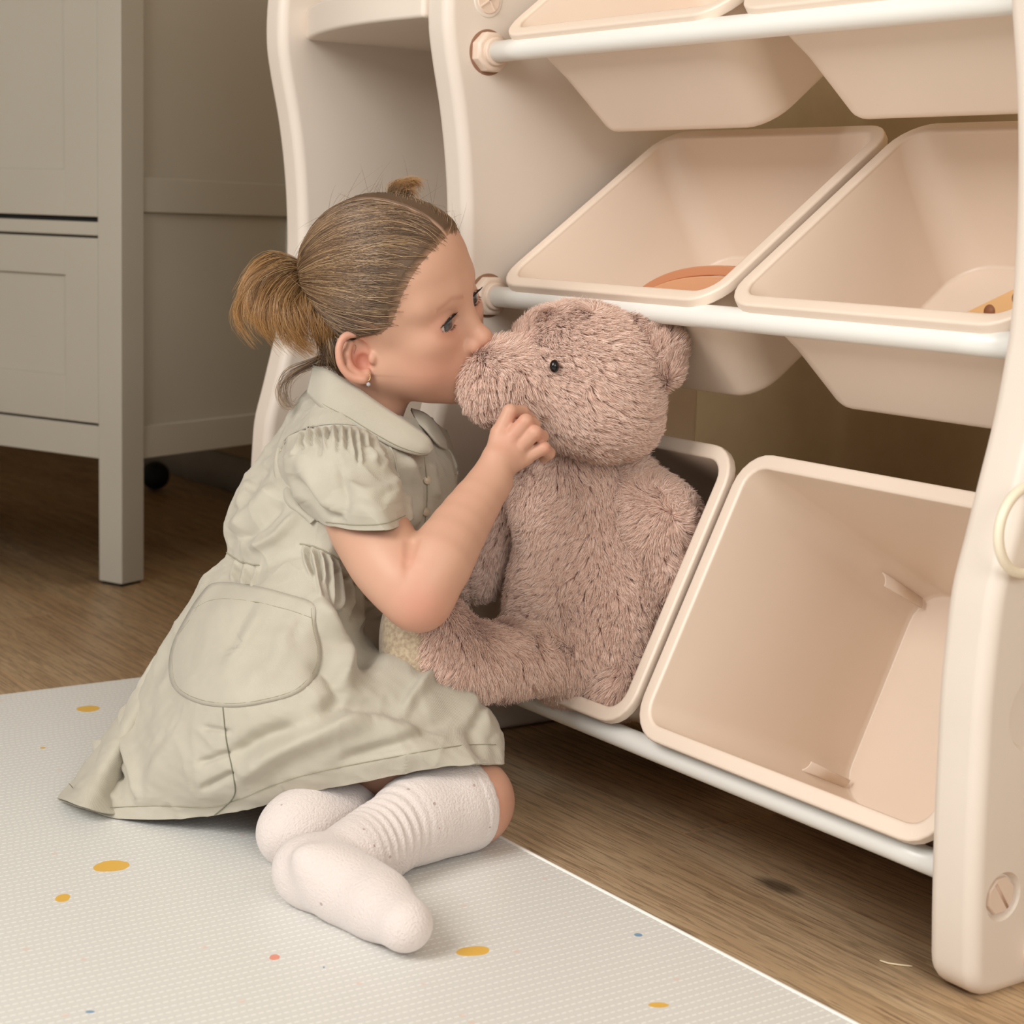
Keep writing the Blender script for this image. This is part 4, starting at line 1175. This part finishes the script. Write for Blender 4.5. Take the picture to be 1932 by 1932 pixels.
for i in range(17):
    t = i / 16; a = np.array([572 + 134 * t, 1029 + 92 * t ** 1.5]); ln = rg.uniform(45, 100)
    FO.append(([a, a + np.array([6 + 6 * t + rg.uniform(-3, 3), ln * .5]), a + np.array([16 * (1 - t) + rg.uniform(-6, 6), ln])], .0030 if i % 2 == 0 else -.0030, 4.2))
for (u, v, s_) in ((448, 1054, 1), (456, 1058, -1), (466, 1062, 1), (474, 1064, -1), (484, 1066, 1)): FO.append(([(u, v), (u - 6, v + 18), (u - 12, v + 40)], .0022 * s_, 4))
FO += [([(700, 1105), (700, 1200)], -.006, 9), ([(705, 1130), (730, 1230)], .005, 8)]
FO += [([(600, 1130), (628, 1190), (652, 1250), (640, 1300)], .010, 20), ([(585, 1270), (615, 1260), (640, 1310), (600, 1350)], -.007, 20), ([(640, 1150), (665, 1220), (700, 1260)], -.009, 16),
       ([(680, 1240), (740, 1270), (800, 1300), (870, 1330), (930, 1390)], .012, 26), ([(640, 1330), (740, 1330), (850, 1370)], -.007, 22), ([(760, 1330), (800, 1300), (820, 1270)], .006, 12),
       ([(700, 1350), (620, 1380), (520, 1420), (450, 1470)], .009, 24), ([(560, 1370), (480, 1400), (430, 1430)], -.007, 22), ([(820, 1370), (760, 1400), (640, 1440)], -.005, 18), ([(905, 1330), (890, 1380), (915, 1430)], -.004, 12),
       ([(185, 1400), (205, 1440), (222, 1470)], -.006, 10), ([(165, 1430), (190, 1470), (215, 1510)], .005, 12), ([(238, 1330), (238, 1420), (262, 1510)], .006, 14), ([(222, 1400), (240, 1460), (250, 1515)], -.004, 10),
       ([(430, 1380), (380, 1372)], -.003, 6), ([(430, 1420), (370, 1440)], -.0035, 8), ([(440, 1460), (380, 1490)], -.004, 9), ([(330, 1390), (290, 1460), (285, 1520)], .004, 22),
       ([(480, 1130), (450, 1180), (430, 1230)], -.003, 12), ([(500, 1145), (470, 1200), (430, 1260)], .003, 12), ([(540, 1180), (520, 1250), (470, 1290)], .003, 22), ([(570, 1160), (550, 1210)], -.002, 8),
       # bodice
       ([(520, 915), (480, 960), (435, 1000)], .005, 16), ([(530, 945), (490, 990), (450, 1020)], -.004, 12), ([(560, 965), (520, 1010), (470, 1035)], .004, 12), ([(500, 880), (470, 930)], -.003, 12), ([(470, 905), (450, 960)], .003, 12),
       ([(765, 860), (790, 930), (775, 1000)], .006, 14), ([(745, 870), (760, 940), (765, 1000)], -.006, 10), ([(800, 880), (812, 950), (800, 1010)], -.004, 10), ([(700, 870), (740, 930), (770, 980)], .004, 12), ([(820, 870), (828, 940)], .003, 9)]
dress, dV, dQ = loft('dress', dress_rings, girl, FO, NN=360, rows=430)
# cloth crumples of the upper part
sl_rings = [
 [(527, 850, 1.835), (548, 818, 1.795), (612, 801, 1.772), (690, 808, 1.778), (748, 862, 1.82)],
 [(520, 872, 1.835), (550, 850, 1.765), (620, 835, 1.735), (700, 842, 1.745), (756, 885, 1.815)],
 [(528, 912, 1.83), (570, 900, 1.750), (640, 895, 1.712), (715, 897, 1.728), (765, 918, 1.805)],
 [(552, 955, 1.825), (588, 955, 1.735), (655, 955, 1.690), (726, 950, 1.686), (778, 948, 1.765)],
 [(586, 982, 1.80), (614, 993, 1.728), (672, 1002, 1.690), (740, 998, 1.684), (782, 978, 1.755)]]
SF = []
for i in range(19):
    t = i / 18; u0 = 566 + 140 * t; v0 = 800 + 16 * (2 * t - .9) ** 2; ln = rg.uniform(22, 70)
    SF.append(([(u0, v0), (u0 + (t - .4) * 14, v0 + ln * .5), (u0 + (t - .4) * 30 + rg.uniform(-4, 4), v0 + ln)], (.0026 if i % 2 == 0 else -.0026), 3.6))
SF += [([(560, 860), (590, 920), (620, 960)], .004, 18), ([(640, 870), (650, 930), (640, 980)], -.003, 16), ([(700, 850), (735, 900), (745, 950)], .005, 14), ([(720, 860), (750, 905)], -.005, 9), ([(560, 900), (600, 960), (640, 985)], -.004, 10), ([(650, 905), (690, 925), (740, 920)], .003, 12),
       ([(545, 850), (550, 900), (570, 950)], .004, 12)]
sleeve, sV, sQ = loft('sleeve', sl_rings, dress, SF, NN=220, rows=150, seed=8, thick=.0018)
far_rings = [
 [(792, 792, 1.95), (815, 790, 1.925), (845, 812, 1.95)], [(795, 830, 1.97), (825, 825, 1.925), (862, 850, 1.97)], [(805, 880, 1.985), (835, 880, 1.94), (872, 890, 1.985)], [(815, 925, 1.99), (838, 940, 1.95), (868, 930, 1.99)]]
loft('sleeve', far_rings, dress, [], NN=60, rows=40, seed=9)
T_all = bvh(0, 1); T_d = bvh(0)

def patch(name, outline, tree, parent, off=.0018, rings_=14, n=96, mat=None, center=None, thick=.0012, edge_in=.0012, fb=1.8):
    o = catmull_closed(np.array(outline, float), n); c = np.array(center if center is not None else o.mean(0)); V = [drape(tree, c[0], c[1], off, fb)]
    for i in range(1, rings_ + 1):
        t = i / rings_
        for q in o: V.append(drape(tree, *(c + (q - c) * t), off * (1 if i < rings_ else .35), fb))
    Fc = [(0, 1 + j, 1 + (j + 1) % n) for j in range(n)]
    for i in range(rings_ - 1):
        for j in range(n):
            a = 1 + i * n; Fc.append((a + j, a + n + j, a + n + (j + 1) % n, a + (j + 1) % n))
    return mesh(name, V, Fc, mat or M_dress, parent, mods=(('SOLIDIFY', dict(thickness=thick, offset=0)),))
PK = [(408, 1100), (480, 1106), (545, 1122), (592, 1140), (596, 1180), (606, 1230), (596, 1275), (560, 1308), (500, 1326), (440, 1334), (380, 1328), (335, 1305), (320, 1270), (326, 1218), (350, 1168), (378, 1124)]
pocket = patch('pocket', PK, T_d, dress, off=.0016)
COLLIDE.append((np.array([v.co[:] for v in pocket.data.vertices]), np.array([list(p.vertices) if len(p.vertices) == 4 else list(p.vertices) + [p.vertices[-1]] for p in pocket.data.polygons])))
def bvh_obj(o): return BVHTree.FromPolygons([tuple(v.co) for v in o.data.vertices], [tuple(p.vertices) for p in o.data.polygons])
T_p = bvh_obj(pocket)
stitch('pocket_stitching', [(588, 1148), (590, 1185), (599, 1232), (589, 1270), (556, 1302), (500, 1319), (440, 1327), (382, 1321), (340, 1300), (327, 1268), (329, 1212), (357, 1172), (380, 1134)], T_p, pocket)
stitch('pocket_hem', [(362, 1152), (404, 1132), (470, 1134), (540, 1150), (588, 1166)], T_p, pocket)
stitch('waist_seam', [(428, 1043), (455, 1060), (490, 1067)], T_all, dress, .0007)
stitch('waist_seam', [(566, 1026), (600, 1034), (640, 1056), (672, 1084), (706, 1120)], T_all, dress, .0007)
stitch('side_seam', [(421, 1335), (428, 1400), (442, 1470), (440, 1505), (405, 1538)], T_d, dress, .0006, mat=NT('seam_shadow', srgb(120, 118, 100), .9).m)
stitch('hem_stitch', [(130, 1478), (180, 1520), (300, 1520), (400, 1522), (450, 1508), (560, 1466), (700, 1436), (860, 1408), (935, 1405)], T_d, dress)
stitch('sleeve_stitch', [(615, 985), (672, 990), (728, 987), (764, 973)], T_all, sleeve)
stitch('shoulder_seam', [(530, 852), (545, 822), (600, 803), (650, 800), (700, 812), (738, 848), (752, 900)], T_all, sleeve, .0011, mat=M_dress)
stitch('placket', [(800, 862), (806, 920), (803, 975), (795, 1020)], T_d, dress, .0007)
# collar
def strip(name, up, lo_, tree, parent, offa, offb, n=60, m=10, fb=1.85):
    A = catmull(np.array(up, float), n); B = catmull(np.array(lo_, float), n); V = []
    for i in range(n):
        for j in range(m):
            t = j / (m - 1); q = A[i, :2] * (1 - t) + B[i, :2] * t; dd = A[i, 2] * (1 - t) + B[i, 2] * t
            V.append(W(q[0], q[1], dd - .004 * math.sin(t * math.pi)))
    Fc = [(i * m + j, i * m + j + 1, (i + 1) * m + j + 1, (i + 1) * m + j) for i in range(n - 1) for j in range(m - 1)]
    o = mesh(name, V, Fc, M_dress, parent, mods=(('SOLIDIFY', dict(thickness=.0028, offset=0)),))
    return o, V
cu = [(592, 690, 1.885), (622, 700, 1.853), (668, 728, 1.838), (718, 764, 1.828), (770, 798, 1.822), (806, 824, 1.824), (817, 846, 1.828)]
cl = [(580, 742, 1.872), (610, 772, 1.835), (655, 795, 1.815), (700, 822, 1.806), (745, 846, 1.808), (785, 858, 1.815), (806, 857, 1.824)]
collar, _v = strip('collar', cu, cl, T_all, dress, 0, 0)
tube('collar_stitching', [W(a[0] * .12 + b[0] * .88, a[1] * .12 + b[1] * .88, a[2] * .12 + b[2] * .88 - .0032) for a, b in zip(catmull(np.array(cu), 50), catmull(np.array(cl), 50))], .0005, M_thread, dress, 6)
strip('collar', [(775, 772, 1.90), (800, 780, 1.90), (822, 800, 1.91), (840, 830, 1.92)], [(790, 800, 1.885), (810, 820, 1.885), (828, 840, 1.895), (842, 848, 1.915)], T_all, dress, 0, 0)
for (u, v) in ((806, 905), (803, 965)):
    p = drape(T_d, u, v, .001, 1.85); b = bmesh.new(); bmesh.ops.create_cone(b, cap_ends=True, segments=20, radius1=.0048, radius2=.0042, depth=.0022)
    bmesh.ops.transform(b, matrix=Matrix.Translation(p) @ (-Vector(VF) + Vector(VR) * .6).to_track_quat('Z', 'Y').to_matrix().to_4x4(), verts=b.verts)
    bm_obj('button', b, NT('pearl_button', srgb(206, 190, 168), .3).m, dress)

# ---- socks
def knit():
    k = NT('ribbed_sock_knit', srgb(228, 214, 208), .9)
    v = k.coord()
    vo = k.n('ShaderNodeTexVoronoi'); vo.inputs['Scale'].default_value = 95; k.l(v, vo.inputs['Vector'])
    hole = k.math('LESS_THAN', vo.outputs['Distance'], .16)
    sp = k.math('GREATER_THAN', k.noise(v, 26, 2), .60)
    hole = k.math('MULTIPLY', hole, sp)
    c = k.mix(k.math('MULTIPLY', hole, .8), srgb(226, 214, 208), srgb(176, 150, 144))
    k.l(c, k.b.inputs['Base Color'])
    w1 = k.n('ShaderNodeTexWave', wave_type='BANDS', bands_direction='X'); w1.inputs['Scale'].default_value = 260; w1.inputs['Distortion'].default_value = 2; k.l(v, w1.inputs['Vector'])
    h = k.math('SUBTRACT', k.math('ADD', k.math('MULTIPLY', w1.outputs['Fac'], .12), k.math('MULTIPLY', k.noise(v, 420, 3), 1.5)), k.math('MULTIPLY', hole, 1.0))
    k.bump(h, .7, .0012); k.b.inputs['Sheen Weight'].default_value = .5
    return k.m
M_sock = knit()
def sock(name, cpts, rs_, extra=(), cut=None, h=.0020, rib=()):
    C = np.array(cpts); F = Field(C.min(0) - .07, C.max(0) + .07, h); F.chain(cpts, rs_, .02)
    for e in extra: F.ell(*e)
    for c, r, kk in rib: F.ell(c, r, None, kk) if not isinstance(r, tuple) else F.cap(c, r[0], r[1], r[1], kk)
    if cut is not None:
        p, n_ = cut
        ax = [(F.lo[i] + F.h * np.arange(F.n[i])) for i in range(3)]
        d = (ax[0][:, None, None] - p[0]) * n_[0] + (ax[1][None, :, None] - p[1]) * n_[1] + (ax[2][None, None, :] - p[2]) * n_[2]
        F.f = np.maximum(F.f, d.astype(np.float32))
    V, Q = F.mesh(5)
    return V, Q, F
KA = on_floor(790, 1545, .053); axis = norm(KN - KA)
pts = [KN, on_floor(850, 1523, .056), on_floor(785, 1546, .054), on_floor(715, 1588, .047), on_floor(672, 1612, .044), on_floor(592, 1643, .041), on_floor(640, 1668, .040), on_floor(712, 1706, .039), on_floor(764, 1744, .038)]
F = None
V, Q, F = sock('sock', pts, [.0430, .0420, .0385, .0310, .0290, .0255, .0275, .0265, .0235], extra=((on_floor(584, 1648, .039), (.032, .027, .026), frame(-35), .02), (on_floor(680, 1686, .038), (.068, .0275, .0235), frame(-33), .02)), cut=(KN - axis * .004, axis))
# crinkles at the ankle
tt = (V - KA) @ axis; am = np.exp(-((tt + .055) / .028) ** 2); V = V + F.grad(V) * (np.sin(tt * 620 + vnoise(V, 30, 4)[:, 0] * 3.2) * .0016 * am)[:, None]
tk = (V - (KN - axis * .004)) @ axis; V = V + F.grad(V) * (np.where((tk > -.0135), .0014, 0) + np.where((tk > -.007) & (tk < -.0), np.abs(np.sin(tk * 1500)) * .0006, 0))[:, None]
V[:, 2] = np.maximum(V[:, 2], MT + .0004)
s1 = np_mesh('sock', V, Q, M_sock, girl)
pts2 = [KN2, W(800, 1470, 1.885), W(690, 1512, 1.815), on_floor(640, 1540, .045), on_floor(585, 1556, .043), on_floor(545, 1572, .040)]
V, Q, F = sock('sock', pts2, [.040, .035, .028, .029, .034, .031], extra=((on_floor(562, 1566, .042), (.033, .036, .032), frame(0), .01),), cut=(KN2 + norm(W(800, 1470, 1.885) - KN2) * .01, -norm(W(800, 1470, 1.885) - KN2)))
V[:, 2] = np.maximum(V[:, 2], MT + .0004)
np_mesh('sock', V, Q, M_sock, girl)
